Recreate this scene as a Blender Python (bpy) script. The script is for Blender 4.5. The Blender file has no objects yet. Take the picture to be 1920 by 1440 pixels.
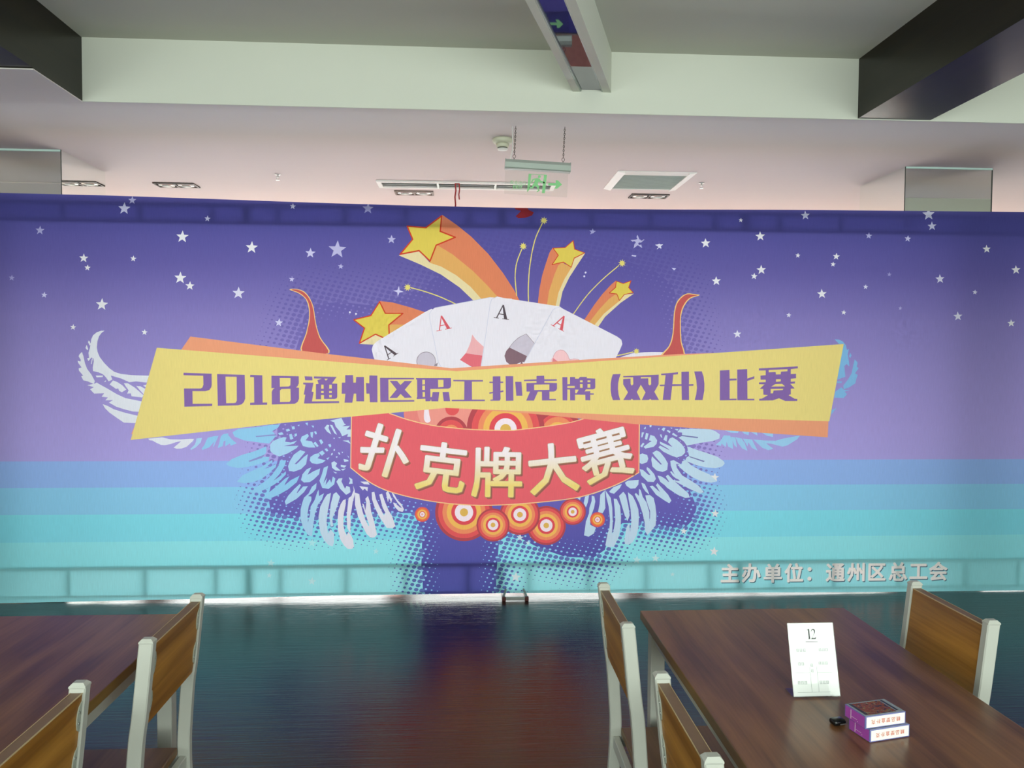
import bpy, bmesh, math, random
import numpy as np
from mathutils import Vector, Matrix
from mathutils.geometry import delaunay_2d_cdt
random.seed(7)
S = bpy.context.scene
C = S.collection

# ------------------------------------------------------------------ camera, world, daylight, exposure
CAM_H = 1.6
cam_d = bpy.data.cameras.new('camera'); cam = bpy.data.objects.new('camera', cam_d); C.objects.link(cam)
YAW, PITCH, ROLL = 0.0582330, -0.0366932, 0.00546922
fw = Vector((math.sin(YAW)*math.cos(PITCH), math.cos(YAW)*math.cos(PITCH), math.sin(PITCH)))
rt = Vector((math.cos(YAW), -math.sin(YAW), 0.0)); up = rt.cross(fw)
rt2 = rt*math.cos(ROLL) + up*math.sin(ROLL); up2 = up*math.cos(ROLL) - rt*math.sin(ROLL)
cam.matrix_world = Matrix(((rt2.x, up2.x, -fw.x, 0), (rt2.y, up2.y, -fw.y, 0), (rt2.z, up2.z, -fw.z, CAM_H), (0, 0, 0, 1)))
cam_d.sensor_width = 36.0; cam_d.lens = 36.0*1478.66/1920.0
cam_d.clip_start = 0.05; cam_d.clip_end = 100
S.camera = cam

world = bpy.data.worlds.new('world'); S.world = world; world.use_nodes = True
bg = world.node_tree.nodes['Background']
bg.inputs['Color'].default_value = (0.86, 0.93, 1.0, 1); bg.inputs['Strength'].default_value = 1.2

S.view_settings.view_transform = 'Standard'; S.view_settings.look = 'None'
S.view_settings.exposure = 0.27; S.view_settings.gamma = 1.0
S.view_settings.use_curve_mapping = False
S.cycles.use_denoising = True
S.cycles.max_bounces = 10; S.cycles.diffuse_bounces = 6; S.cycles.glossy_bounces = 5
S.cycles.caustics_reflective = False; S.cycles.caustics_refractive = False
S.cycles.sample_clamp_indirect = 6.0

def daylight(name, x, y, z, sx, sz, watts, facing, color):
    l = bpy.data.lights.new(name, 'AREA'); l.shape = 'RECTANGLE'; l.size = sx; l.size_y = sz
    l.energy = watts; l.color = color
    o = bpy.data.objects.new(name, l); C.objects.link(o); o.location = (x, y, z)
    o.rotation_euler = (math.pi/2*facing, 0, 0)
    return o
REAR_W = [(-4.25, 2.1), (-1.90, 2.3), (0.55, 2.3), (3.0, 2.3), (5.3, 1.9)]     # window centre x, width in the rear wall
FRONT_W = [(-4.15, 2.2), (-1.75, 2.4), (0.65, 2.2), (3.2, 2.7), (5.45, 1.5)]
REAR_Y, FRONT_Y = 8.0, -1.8
REAR_WATT, FRONT_WATT = 48, 79
for i, (x, w) in enumerate(REAR_W):
    daylight('daylight_rear', x, REAR_Y+0.30, 1.32, w, 2.5, REAR_WATT*w/2*(1.3 if x < -1 else 1.0 if x < 2 else 0.85), -1, (1.0, 0.97, 0.95))
for x, w in FRONT_W:
    daylight('daylight_front', x, FRONT_Y-0.30, 1.72, w, 1.9, FRONT_WATT*w/2.2, 1, (0.95, 1.0, 0.93))

sun_d = bpy.data.lights.new('sun', 'SUN'); sun_d.energy = 135; sun_d.angle = math.radians(1.0); sun_d.color = (1.0, 0.96, 0.92)
sun = bpy.data.objects.new('sun', sun_d); C.objects.link(sun)          # low sun through the rear windows onto the floor behind the banner
sun.rotation_euler = Vector((0.10, -math.cos(math.radians(41.8)), -math.sin(math.radians(41.8)))).to_track_quat('-Z', 'Y').to_euler()

# ------------------------------------------------------------------ helpers
def lin(c):
    r = []
    for v in c[:3]:
        v = v/255.0
        r.append(v/12.92 if v <= 0.04045 else ((v+0.055)/1.055)**2.4)
    return tuple(r)

def link(o, parent=None):
    C.objects.link(o)
    if parent: o.parent = parent
    return o

class MB:
    """collects shapes into one mesh"""
    def __init__(s): s.bm = bmesh.new(); s.mi = 0
    def box(s, x0, x1, y0, y1, z0, z1, bev=0.0):
        vs = [s.bm.verts.new(p) for p in [(x0,y0,z0),(x1,y0,z0),(x1,y1,z0),(x0,y1,z0),(x0,y0,z1),(x1,y0,z1),(x1,y1,z1),(x0,y1,z1)]]
        fs = [s.bm.faces.new([vs[i] for i in f]) for f in [(0,3,2,1),(4,5,6,7),(0,1,5,4),(1,2,6,5),(2,3,7,6),(3,0,4,7)]]
        for f in fs: f.material_index = s.mi
        if bev > 0:
            es = list({e for f in fs for e in f.edges})
            r = bmesh.ops.bevel(s.bm, geom=es, offset=bev, segments=2, profile=0.5, affect='EDGES')
            for f in r['faces']: f.material_index = s.mi
        return s
    def prism(s, prof, axis, a, b):
        """extrude a closed 2D profile along an axis ('x','y','z') from a to b"""
        def P(u, v, t): return {'x': (t, u, v), 'y': (u, t, v), 'z': (u, v, t)}[axis]
        A = [s.bm.verts.new(P(u, v, a)) for u, v in prof]; B = [s.bm.verts.new(P(u, v, b)) for u, v in prof]
        n = len(prof)
        fs = [s.bm.faces.new(A[::-1]), s.bm.faces.new(B)]
        for i in range(n): fs.append(s.bm.faces.new([A[i], A[(i+1)%n], B[(i+1)%n], B[i]]))
        for f in fs: f.material_index = s.mi
        return s
    def tube(s, pts, r, n=8, closed=False, rect=None):
        """sweep a circle (or rect half sizes) along points"""
        pts = [Vector(p) for p in pts]; rings = []
        m = len(pts); prev = None
        for i, p in enumerate(pts):
            if closed: t = (pts[(i+1)%m]-pts[i-1]).normalized()
            else: t = (pts[min(i+1, m-1)]-pts[max(i-1, 0)]).normalized()
            ref = Vector((0,1,0)) if abs(t.y) < 0.9 else Vector((1,0,0))
            u = t.cross(ref).normalized(); v = t.cross(u).normalized()
            if rect: off = [(rect[0],rect[1]),(-rect[0],rect[1]),(-rect[0],-rect[1]),(rect[0],-rect[1])]
            else: off = [(r*math.cos(2*math.pi*k/n), r*math.sin(2*math.pi*k/n)) for k in range(n)]
            rings.append([s.bm.verts.new(p+u*a+v*b) for a, b in off])
        k = len(rings[0])
        for i in range(m if closed else m-1):
            A, B = rings[i], rings[(i+1)%m]
            for j in range(k): s.bm.faces.new([A[j], A[(j+1)%k], B[(j+1)%k], B[j]]).material_index = s.mi
        if not closed:
            s.bm.faces.new(rings[0][::-1]).material_index = s.mi; s.bm.faces.new(rings[-1]).material_index = s.mi
        return s
    def lathe(s, prof, cx, cy, n=24):
        """profile of (r, z) revolved about a vertical axis"""
        rings = []
        for r, z in prof:
            rings.append([s.bm.verts.new((cx+r*math.cos(2*math.pi*k/n), cy+r*math.sin(2*math.pi*k/n), z)) for k in range(n)])
        for A, B in zip(rings, rings[1:]):
            for j in range(n): s.bm.faces.new([A[j], A[(j+1)%n], B[(j+1)%n], B[j]]).material_index = s.mi
        s.bm.faces.new(rings[0][::-1]).material_index = s.mi; s.bm.faces.new(rings[-1]).material_index = s.mi
        return s
    def build(s, name, mats, parent=None, smooth=False, loc=None):
        bmesh.ops.recalc_face_normals(s.bm, faces=s.bm.faces)
        me = bpy.data.meshes.new(name); s.bm.to_mesh(me); s.bm.free()
        for m in (mats if isinstance(mats, (list, tuple)) else [mats]): me.materials.append(m)
        if smooth:
            for p in me.polygons: p.use_smooth = True
        o = bpy.data.objects.new(name, me); link(o, parent)
        if loc: o.location = loc
        return o

def tag(o, label, cat, group=None):
    o['label'] = label; o['category'] = cat
    if group: o['group'] = group
    return o
def thing(name, label, cat, loc=(0,0,0), rz=0.0, group=None):
    o = bpy.data.objects.new(name, None); o.empty_display_size = 0.1; link(o)
    o.location = loc; o.rotation_euler = (0, 0, rz)
    return tag(o, label, cat, group)
def struct(o): o['kind'] = 'structure'; return o
def copy_tree(o, parent=None):
    c = o.copy(); C.objects.link(c)
    if parent: c.parent = parent
    for ch in list(o.children): copy_tree(ch, c)
    return c

# ------------------------------------------------------------------ materials
def mat(name, color, rough=0.5, metal=0.0, spec=0.5, noise=None, bump=None):
    m = bpy.data.materials.new(name); m.use_nodes = True
    nt = m.node_tree; b = nt.nodes['Principled BSDF']
    col = lin(color) if max(color) > 1.0 else tuple(color)
    b.inputs['Base Color'].default_value = (*col, 1); b.inputs['Roughness'].default_value = rough
    b.inputs['Metallic'].default_value = metal; b.inputs['Specular IOR Level'].default_value = spec
    if noise:
        sc, amt = noise
        tc = nt.nodes.new('ShaderNodeTexCoord'); n = nt.nodes.new('ShaderNodeTexNoise'); n.inputs['Scale'].default_value = sc
        n.inputs['Detail'].default_value = 4
        mx = nt.nodes.new('ShaderNodeMix'); mx.data_type = 'RGBA'
        mx.inputs['A'].default_value = (*[c*(1-amt) for c in col], 1); mx.inputs['B'].default_value = (*[min(1, c*(1+amt)) for c in col], 1)
        nt.links.new(tc.outputs['Object'], n.inputs['Vector']); nt.links.new(n.outputs['Fac'], mx.inputs['Factor'])
        nt.links.new(mx.outputs['Result'], b.inputs['Base Color'])
        if bump:
            bp = nt.nodes.new('ShaderNodeBump'); bp.inputs['Strength'].default_value = bump; bp.inputs['Distance'].default_value = 0.002
            nt.links.new(n.outputs['Fac'], bp.inputs['Height']); nt.links.new(bp.outputs['Normal'], b.inputs['Normal'])
    return m

def wood(name, dark, light, axis='y', rough=0.35, spec=0.5, scale=1.0, knots=True):
    """streaked laminate, grain along the given object axis"""
    m = bpy.data.materials.new(name); m.use_nodes = True
    nt = m.node_tree; N = nt.nodes; L = nt.links; b = N['Principled BSDF']
    tc = N.new('ShaderNodeTexCoord'); mp = N.new('ShaderNodeMapping')
    k = {'x': (1.2, 14, 14), 'y': (14, 1.2, 14), 'z': (14, 14, 1.2)}[axis]
    mp.inputs['Scale'].default_value = tuple(v*scale for v in k)
    n1 = N.new('ShaderNodeTexNoise'); n1.inputs['Scale'].default_value = 1.0; n1.inputs['Detail'].default_value = 6; n1.inputs['Distortion'].default_value = 0.6
    mp2 = N.new('ShaderNodeMapping'); mp2.inputs['Scale'].default_value = tuple(v*scale*(8 if v > 2 else 2.5) for v in k)
    n2 = N.new('ShaderNodeTexNoise'); n2.inputs['Scale'].default_value = 1.0; n2.inputs['Detail'].default_value = 3
    r = N.new('ShaderNodeValToRGB')
    r.color_ramp.elements[0].position = 0.32; r.color_ramp.elements[0].color = (*lin(dark), 1)
    r.color_ramp.elements[1].position = 0.68; r.color_ramp.elements[1].color = (*lin(light), 1)
    add = N.new('ShaderNodeMath'); add.operation = 'MULTIPLY_ADD'; add.inputs[1].default_value = 0.30; 
    L.new(tc.outputs['Object'], mp.inputs['Vector']); L.new(tc.outputs['Object'], mp2.inputs['Vector'])
    L.new(mp.outputs['Vector'], n1.inputs['Vector']); L.new(mp2.outputs['Vector'], n2.inputs['Vector'])
    sub = N.new('ShaderNodeMath'); sub.operation = 'SUBTRACT'; sub.inputs[1].default_value = 0.5
    L.new(n2.outputs['Fac'], sub.inputs[0]); L.new(sub.outputs[0], add.inputs[0]); L.new(n1.outputs['Fac'], add.inputs[2])
    last = add.outputs[0]
    if knots:
        mp3 = N.new('ShaderNodeMapping'); mp3.inputs['Scale'].default_value = {'x': (1.6, 5, 5), 'y': (5, 1.6, 5), 'z': (5, 5, 1.6)}[axis]
        vo = N.new('ShaderNodeTexVoronoi'); vo.inputs['Scale'].default_value = 1.0
        mr = N.new('ShaderNodeMapRange'); mr.inputs['From Min'].default_value = 0.0; mr.inputs['From Max'].default_value = 0.30
        mr.inputs['To Min'].default_value = -0.25; mr.inputs['To Max'].default_value = 0.0
        L.new(tc.outputs['Object'], mp3.inputs['Vector']); L.new(mp3.outputs['Vector'], vo.inputs['Vector']); L.new(vo.outputs['Distance'], mr.inputs['Value'])
        ad2 = N.new('ShaderNodeMath'); L.new(last, ad2.inputs[0]); L.new(mr.outputs['Result'], ad2.inputs[1]); last = ad2.outputs[0]
    L.new(last, r.inputs['Fac']); L.new(r.outputs['Color'], b.inputs['Base Color'])
    b.inputs['Roughness'].default_value = rough; b.inputs['Specular IOR Level'].default_value = spec
    bp = N.new('ShaderNodeBump'); bp.inputs['Strength'].default_value = 0.10; bp.inputs['Distance'].default_value = 0.0008
    L.new(n2.outputs['Fac'], bp.inputs['Height']); L.new(bp.outputs['Normal'], b.inputs['Normal'])
    return m

def floor_mat():
    m = bpy.data.materials.new('dark_plank_floor'); m.use_nodes = True
    nt = m.node_tree; N = nt.nodes; L = nt.links; b = N['Principled BSDF']
    tc = N.new('ShaderNodeTexCoord')
    br = N.new('ShaderNodeTexBrick'); br.offset = 0.37; br.inputs['Scale'].default_value = 1.0
    br.inputs['Brick Width'].default_value = 1.2; br.inputs['Row Height'].default_value = 0.165
    br.inputs['Mortar Size'].default_value = 0.0012; br.inputs['Mortar Smooth'].default_value = 0.2
    br.inputs['Color1'].default_value = (*lin((52, 28, 23)), 1); br.inputs['Color2'].default_value = (*lin((38, 21, 19)), 1)
    br.inputs['Mortar'].default_value = (*lin((16, 10, 10)), 1)
    mp = N.new('ShaderNodeMapping'); mp.inputs['Scale'].default_value = (2.2, 60, 1)
    n = N.new('ShaderNodeTexNoise'); n.inputs['Scale'].default_value = 1.0; n.inputs['Detail'].default_value = 7; n.inputs['Distortion'].default_value = 1.2; n.inputs['Roughness'].default_value = 0.62
    r = N.new('ShaderNodeValToRGB')
    r.color_ramp.elements[0].position = 0.35; r.color_ramp.elements[0].color = (0.25, 0.24, 0.25, 1)
    r.color_ramp.elements[1].position = 0.70; r.color_ramp.elements[1].color = (1.5, 1.42, 1.35, 1)
    mx = N.new('ShaderNodeMix'); mx.data_type = 'RGBA'; mx.blend_type = 'MULTIPLY'; mx.inputs['Factor'].default_value = 1.0
    L.new(tc.outputs['Object'], br.inputs['Vector']); L.new(tc.outputs['Object'], mp.inputs['Vector']); L.new(mp.outputs['Vector'], n.inputs['Vector'])
    L.new(n.outputs['Fac'], r.inputs['Fac']); L.new(br.outputs['Color'], mx.inputs['A']); L.new(r.outputs['Color'], mx.inputs['B'])
    L.new(mx.outputs['Result'], b.inputs['Base Color'])
    rr = N.new('ShaderNodeMapRange'); rr.inputs['To Min'].default_value = 0.05; rr.inputs['To Max'].default_value = 0.15
    L.new(n.outputs['Fac'], rr.inputs['Value']); L.new(rr.outputs['Result'], b.inputs['Roughness'])
    b.inputs['Specular IOR Level'].default_value = 0.36
    bp = N.new('ShaderNodeBump'); bp.inputs['Strength'].default_value = 0.5; bp.inputs['Distance'].default_value = 0.0024
    L.new(n.outputs['Fac'], bp.inputs['Height']); L.new(bp.outputs['Normal'], b.inputs['Normal'])
    return m

def fabric_mat():
    """thin printed polyester: the ink attribute reflects and lets light through"""
    m = bpy.data.materials.new('printed_fabric'); m.use_nodes = True
    nt = m.node_tree; N = nt.nodes; L = nt.links; N.remove(N['Principled BSDF']); out = N['Material Output']
    at = N.new('ShaderNodeVertexColor'); at.layer_name = 'ink'
    tc = N.new('ShaderNodeTexCoord'); mp = N.new('ShaderNodeMapping'); mp.inputs['Scale'].default_value = (260, 1, 14)
    n = N.new('ShaderNodeTexNoise'); n.inputs['Scale'].default_value = 1.0; n.inputs['Detail'].default_value = 1
    mr = N.new('ShaderNodeMapRange'); mr.inputs['To Min'].default_value = 0.93; mr.inputs['To Max'].default_value = 1.07
    mx = N.new('ShaderNodeVectorMath'); mx.operation = 'SCALE'
    L.new(tc.outputs['Object'], mp.inputs['Vector']); L.new(mp.outputs['Vector'], n.inputs['Vector']); L.new(n.outputs['Fac'], mr.inputs['Value'])
    L.new(at.outputs['Color'], mx.inputs[0]); L.new(mr.outputs['Result'], mx.inputs['Scale'])
    d = N.new('ShaderNodeBsdfDiffuse'); t = N.new('ShaderNodeBsdfTranslucent'); ms = N.new('ShaderNodeMixShader'); ms.inputs['Fac'].default_value = 0.50
    L.new(mx.outputs[0], d.inputs['Color']); L.new(mx.outputs[0], t.inputs['Color'])
    L.new(d.outputs[0], ms.inputs[1]); L.new(t.outputs[0], ms.inputs[2]); L.new(ms.outputs[0], out.inputs['Surface'])
    return m

def glass_mat(name, tint=(0.97, 1.0, 0.985), refl=0.06, rough=0.0, edge=0.6):
    m = bpy.data.materials.new(name); m.use_nodes = True
    nt = m.node_tree; N = nt.nodes; L = nt.links; N.remove(N['Principled BSDF']); out = N['Material Output']
    t = N.new('ShaderNodeBsdfTransparent'); t.inputs['Color'].default_value = (*tint, 1)
    g = N.new('ShaderNodeBsdfGlossy'); g.inputs['Roughness'].default_value = rough
    lw = N.new('ShaderNodeLayerWeight'); lw.inputs['Blend'].default_value = 0.25
    mr = N.new('ShaderNodeMapRange'); mr.inputs['To Min'].default_value = refl; mr.inputs['To Max'].default_value = edge
    ms = N.new('ShaderNodeMixShader')
    L.new(lw.outputs['Facing'], mr.inputs['Value']); L.new(mr.outputs['Result'], ms.inputs['Fac'])
    L.new(t.outputs[0], ms.inputs[1]); L.new(g.outputs[0], ms.inputs[2]); L.new(ms.outputs[0], out.inputs['Surface'])
    return m

M = {}
M['ceiling'] = mat('ceiling_paint', (0.60, 0.60, 0.53), 0.9, noise=(3, 0.02))
M['ceiling_low'] = mat('lower_ceiling_bounce_tint', (0.72, 0.665, 0.655), 0.85, noise=(3, 0.015))  # pink of the floor bounce is mixed into this paint
M['beam'] = mat('beam_paint', (0.73, 0.74, 0.66), 0.85, noise=(3, 0.015))
M['wall'] = mat('wall_paint', (0.72, 0.71, 0.66), 0.85, noise=(4, 0.02))
M['dark'] = wood('dark_beam_laminate', (20, 16, 8), (32, 26, 14), 'y', 0.30, 0.3, 1.0, False)
M['mirror'] = mat('column_mirror', (0.93, 0.96, 0.92), 0.02, 1.0, noise=(2, 0.01))
M['mirror_edge'] = mat('mirror_edge', (196, 222, 214), 0.3, noise=(20, 0.05))
M['trough_glass'] = mat('dark_glass', (0.30, 0.29, 0.33), 0.03, 1.0, noise=(3, 0.02))
M['floor'] = floor_mat()
M['table'] = wood('table_laminate', (84, 52, 32), (140, 96, 60), 'y', 0.29, 0.45)
M['table_edge'] = wood('table_edge', (112, 84, 40), (140, 108, 56), 'y', 0.4)
M['chair_wood'] = wood('chair_laminate', (132, 86, 28), (192, 136, 56), 'y', 0.38, 0.35)
M['chair_edge_lit'] = mat('chair_edge_lit', (128, 100, 78), 0.5, noise=(60, 0.10))  # same laminate as the backrest faces; light on the edge tints this colour
M['seat'] = wood('seat_laminate', (96, 64, 34), (128, 92, 54), 'y', 0.4)
M['paint'] = mat('white_powder_coat', (0.49, 0.495, 0.445), 0.38, noise=(8, 0.03))
M['rubber'] = mat('dark_rubber', (40, 40, 40), 0.7, noise=(30, 0.1))
M['steel'] = mat('brushed_steel', (0.55, 0.57, 0.54), 0.35, 0.9, noise=(60, 0.1))
M['bracket'] = mat('bracket_plastic', (0.42, 0.45, 0.38), 0.4, noise=(40, 0.06))
M['alu'] = mat('grey_aluminium', (0.42, 0.47, 0.43), 0.4, 0.35, noise=(10, 0.03))
M['louvre'] = mat('louvre_aluminium', (0.66, 0.74, 0.70), 0.5, noise=(10, 0.03))
M['white_plastic'] = mat('white_plastic', (0.82, 0.82, 0.78), 0.45, noise=(10, 0.02))
M['ivory_plastic'] = mat('ivory_plastic', (0.62, 0.62, 0.48), 0.5, noise=(10, 0.02))
M['chain'] = mat('dark_chain', (92, 84, 78), 0.4, 0.5, noise=(60, .1)); M['green_pale'] = mat('sign_green_pale', (0.36, 0.62, 0.38), 0.5, noise=(30, 0.03))
M['green'] = mat('sign_green', (0.27, 0.66, 0.28), 0.5, noise=(30, 0.03))
M['frame_dark'] = mat('bronze_frame', (60, 50, 44), 0.45, noise=(40, 0.2))
M['lamp'] = mat('lamp_reflector', (0.80, 0.77, 0.72), 0.15, 0.7, noise=(20, 0.05))
M['red_cloth'] = mat('red_ribbon', (150, 48, 48), 0.8, noise=(60, 0.2))
M['glass'] = glass_mat('window_glass')
M['acrylic'] = glass_mat('clear_acrylic', (0.985, 0.99, 0.985), 0.006, 0.0, 0.2)
M['sign_glass'] = glass_mat('sign_glass', (0.97, 0.98, 0.97), 0.04, 0.0, 0.3)
M['acrylic_base'] = glass_mat('acrylic_base', (0.88, 0.88, 0.90), 0.10, 0.05, 0.5)
M['paper'] = mat('white_paper', (0.93, 0.93, 0.92), 0.7, noise=(50, 0.01))
M['ink_black'] = mat('black_ink', (24, 25, 26), 0.6, noise=(90, 0.1))
M['ink_grey'] = mat('grey_ink', (150, 152, 152), 0.6, noise=(90, 0.05))
M['fabric'] = fabric_mat()
def hem_mat():
    m = bpy.data.materials.new('navy_hem_cloth'); m.use_nodes = True
    nt = m.node_tree; N = nt.nodes; L = nt.links; N.remove(N['Principled BSDF']); out = N['Material Output']
    n = N.new('ShaderNodeTexNoise'); n.inputs['Scale'].default_value = 60
    r = N.new('ShaderNodeValToRGB'); r.color_ramp.elements[0].color = (.50, .50, .66, 1); r.color_ramp.elements[1].color = (.58, .58, .74, 1)
    d = N.new('ShaderNodeBsdfDiffuse'); t = N.new('ShaderNodeBsdfTranslucent'); ms = N.new('ShaderNodeMixShader'); ms.inputs['Fac'].default_value = 0.75
    L.new(n.outputs['Fac'], r.inputs['Fac']); L.new(r.outputs['Color'], d.inputs['Color']); L.new(r.outputs['Color'], t.inputs['Color'])
    L.new(d.outputs[0], ms.inputs[1]); L.new(t.outputs[0], ms.inputs[2]); L.new(ms.outputs[0], out.inputs['Surface'])
    return m
M['hem'] = hem_mat()
M['truss'] = mat('truss_steel', (150, 152, 148), 0.4, 0.6, noise=(30, 0.06))
M['clip_red'] = mat('red_clip', (78, 26, 24), 0.5, noise=(40, 0.15))
M['winframe'] = mat('window_frame', (150, 152, 150), 0.45, noise=(20, 0.04))
M['mirror_seam'] = mat('mirror_seam', (58, 64, 60), 0.5, noise=(20, 0.05))
M['glare_band'] = mat('added_glare_band', (214, 170, 156), 0.7, noise=(25, 0.2))
M['skirting'] = mat('dark_skirting', (34, 24, 20), 0.4, noise=(30, 0.15))

# ------------------------------------------------------------------ the room
XL, XR = -5.4, 6.4
ZL, ZU = 2.99, 3.338           # lower and upper ceiling
BEAM_Y = 4.544
def slab(name, m, *a, bev=0): b = MB(); b.box(*a, bev=bev); return struct(b.build(name, m))
slab('floor', M['floor'], XL-.1, XR+.1, FRONT_Y-.1, REAR_Y+.1, -0.1, 0.0)
slab('ceiling', M['ceiling'], XL-.1, XR+.1, FRONT_Y-.1, BEAM_Y+.02, ZU, ZU+.1)
slab('ceiling_lower', M['ceiling_low'], XL-.1, XR+.1, BEAM_Y+.012, REAR_Y+.1, ZL, ZL+.1)
slab('trim_1', M['beam'], XL, XR, BEAM_Y, BEAM_Y+.012, ZL-.001, ZU)         # painted face of the ceiling step
slab('trim_2', M['ceiling_low'], XL, -2.122, 4.047, BEAM_Y, ZL-.006, ZL)      # low soffit board on the left
slab('wall_left', M['wall'], XL-.1, XL, FRONT_Y-.1, REAR_Y+.1, 0, ZU)
slab('wall_right', M['wall'], XR, XR+.1, FRONT_Y-.1, REAR_Y+.1, 0, ZU)
def window_wall(name, y0, y1, wins, z0, z1, ztop, skirt=None):
    b = MB(); xs = XL
    for x, w in wins:
        b.box(xs, x-w/2, y0, y1, 0, ztop); b.box(x-w/2, x+w/2, y0, y1, 0, z0); b.box(x-w/2, x+w/2, y0, y1, z1, ztop); xs = x+w/2
    b.box(xs, XR, y0, y1, 0, ztop)
    return struct(b.build(name, M['wall']))
window_wall('wall_back', REAR_Y, REAR_Y+.12, REAR_W, 0.06, 2.62, ZL)
window_wall('wall_front', FRONT_Y-.12, FRONT_Y, FRONT_W, 0.70, 2.75, ZU)
b = MB()
for x, w in REAR_W: b.box(x-w/2, x+w/2, REAR_Y-.005, REAR_Y+.125, 1.34, 1.98)  # unseen band added to keep bright windows out of the trough reflection
struct(b.build('glare_block_trim', M['glare_band']))
wn = 0
for wins, y, z0, z1 in ((REAR_W, REAR_Y+.06, .06, 2.62), (FRONT_W, FRONT_Y-.06, .70, 2.75)):
    for x, w in wins:
        wn += 1
        b = MB(); x0, x1 = x-w/2, x+w/2
        b.box(x0, x0+.05, y-.03, y+.03, z0, z1); b.box(x1-.05, x1, y-.03, y+.03, z0, z1)
        b.box(x0+.05, x1-.05, y-.03, y+.03, z0, z0+.05); b.box(x0+.05, x1-.05, y-.03, y+.03, z1-.05, z1)
        b.box(x-.025, x+.025, y-.025, y+.025, z0+.05, z1-.05)
        f = struct(b.build('window_%d' % wn, M['winframe']))
        g = MB(); g.box(x0+.05, x-.025, y-.003, y+.003, z0+.05, z1-.05); g.box(x+.025, x1-.05, y-.003, y+.003, z0+.05, z1-.05)
        g.build('window_pane', M['glass'], f)
# dark clad beams running from the front wall to the ceiling step
for x0, x1, nm in ((-2.577, -2.122, 'trim_3'), (2.283, 2.721, 'trim_4')):
    b = MB(); b.box(x0, x1, FRONT_Y, 4.047 if x0 < 0 else BEAM_Y, ZL+.004, ZU, 0.0)
    if x0 < 0: b.box(x0, x1, 4.047, BEAM_Y, ZL, ZU)
    struct(b.build(nm, M['dark']))
# mirrored columns
for x0, x1, nm in ((-3.438, -2.778, 'column_left'), (3.195, 3.856, 'column_right')):
    b = MB(); b.box(x0, x1, 5.635, 6.298, 0, ZL); o = struct(b.build(nm, M['mirror']))
    e = MB()
    for xx in (x0-.002, x1-.003):
        e.box(xx, xx+.005, 5.631, 5.635, 0, ZL)
    e.build('mirror_edge', M['mirror_seam'], o)
    MB().box(x0+.003, x1-.003, 5.635-.008, 5.635, ZL-.013, ZL-.001).build('mirror_edge', M['mirror_edge'], o)

# ------------------------------------------------------------------ angled light trough under the upper ceiling
tr = thing('ceiling_light_trough', 'white boxed ceiling trough with a dark mirrored glass underside, meeting the ceiling step', 'light trough', (0.716, BEAM_Y, 3.108))
ang = math.atan2(0.338, 1.07)          # trough runs towards the camera and to the left
def tpt(u, t, z):                       # u across, t along (towards camera)
    return (u - math.tan(ang)*t, -t, z)
def tbox(b, u0, u1, t0, t1, z0, z1):
    vs = [b.bm.verts.new(tpt(u, t, z)) for z in (z0, z1) for u, t in ((u0, t1), (u1, t1), (u1, t0), (u0, t0))]
    for f in [(0,3,2,1),(4,5,6,7),(0,1,5,4),(1,2,6,5),(2,3,7,6),(3,0,4,7)]: b.bm.faces.new([vs[i] for i in f])
b = MB(); TH = ZU-3.108
tbox(b, -.110, -.0695, 0, 3.6, 0, TH); tbox(b, .064, .110, 0, 3.6, 0, TH); tbox(b, -.0695, .064, 0, 3.6, .05, TH)
b.build('housing', M['beam'], tr)
b = MB(); tbox(b, -.0695, .064, 0, 3.6, .012, .020); b.build('glass_panel', M['trough_glass'], tr)
b = MB(); tbox(b, -.0695, -.062, 0, 3.6, .002, .012); tbox(b, .057, .064, 0, 3.6, .002, .012); b.build('metal_strip', M['alu'], tr)

# ------------------------------------------------------------------ printed banner
GAIN = (1.08, 1.03, 1.17)        # printed ink colours are given as they look in the room's light; this scales them evenly, so uneven light stays in them
GAMMA_SAT = 1.0
YB = 5.15
PAL = dict(wing_white=(226,236,240), wing_l1=(146,208,234), wing_l2=(170,217,236), wing_l3=(196,226,240), wing_l4=(224,232,244), slit=(140,150,205),
 wing_r=(194,226,238), slit_r=(120,130,180), wing_r2=(158,212,236), wing_r3=(130,190,224), hornline=(240,208,130), horn=(198,98,92), card=(233,236,240),
 tail1=(222,138,98), tail2=(225,178,102), tail3=(230,222,168), starfill=(222,208,92), starline=(205,74,48), spark=(228,222,120),
 pink=(238,184,180), cardred=(226,118,124), clubline=(150,142,148), club=(204,202,208), spade=(136,112,118), pink2=(244,204,200), cardred2=(230,140,142), pinkline=(212,160,160),
 cardline=(206,214,224), aceblk=(92,84,88), acered=(216,98,104), blob=(232,140,128), blob2=(238,160,142), ring_r=(228,98,96), ring_w=(246,236,240), ring_d=(184,84,88),
 ring_o=(238,150,104), ring_y=(242,194,100), ring_r2=(226,88,94), ring_c=(226,188,96), ring_o2=(236,128,76), shield=(230,108,112), shieldline=(248,208,146),
 plaque_o=(236,166,124), plaque_y=(234,222,134), title=(136,110,168), dot=(86,84,152), scrap=(150,52,56))
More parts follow.
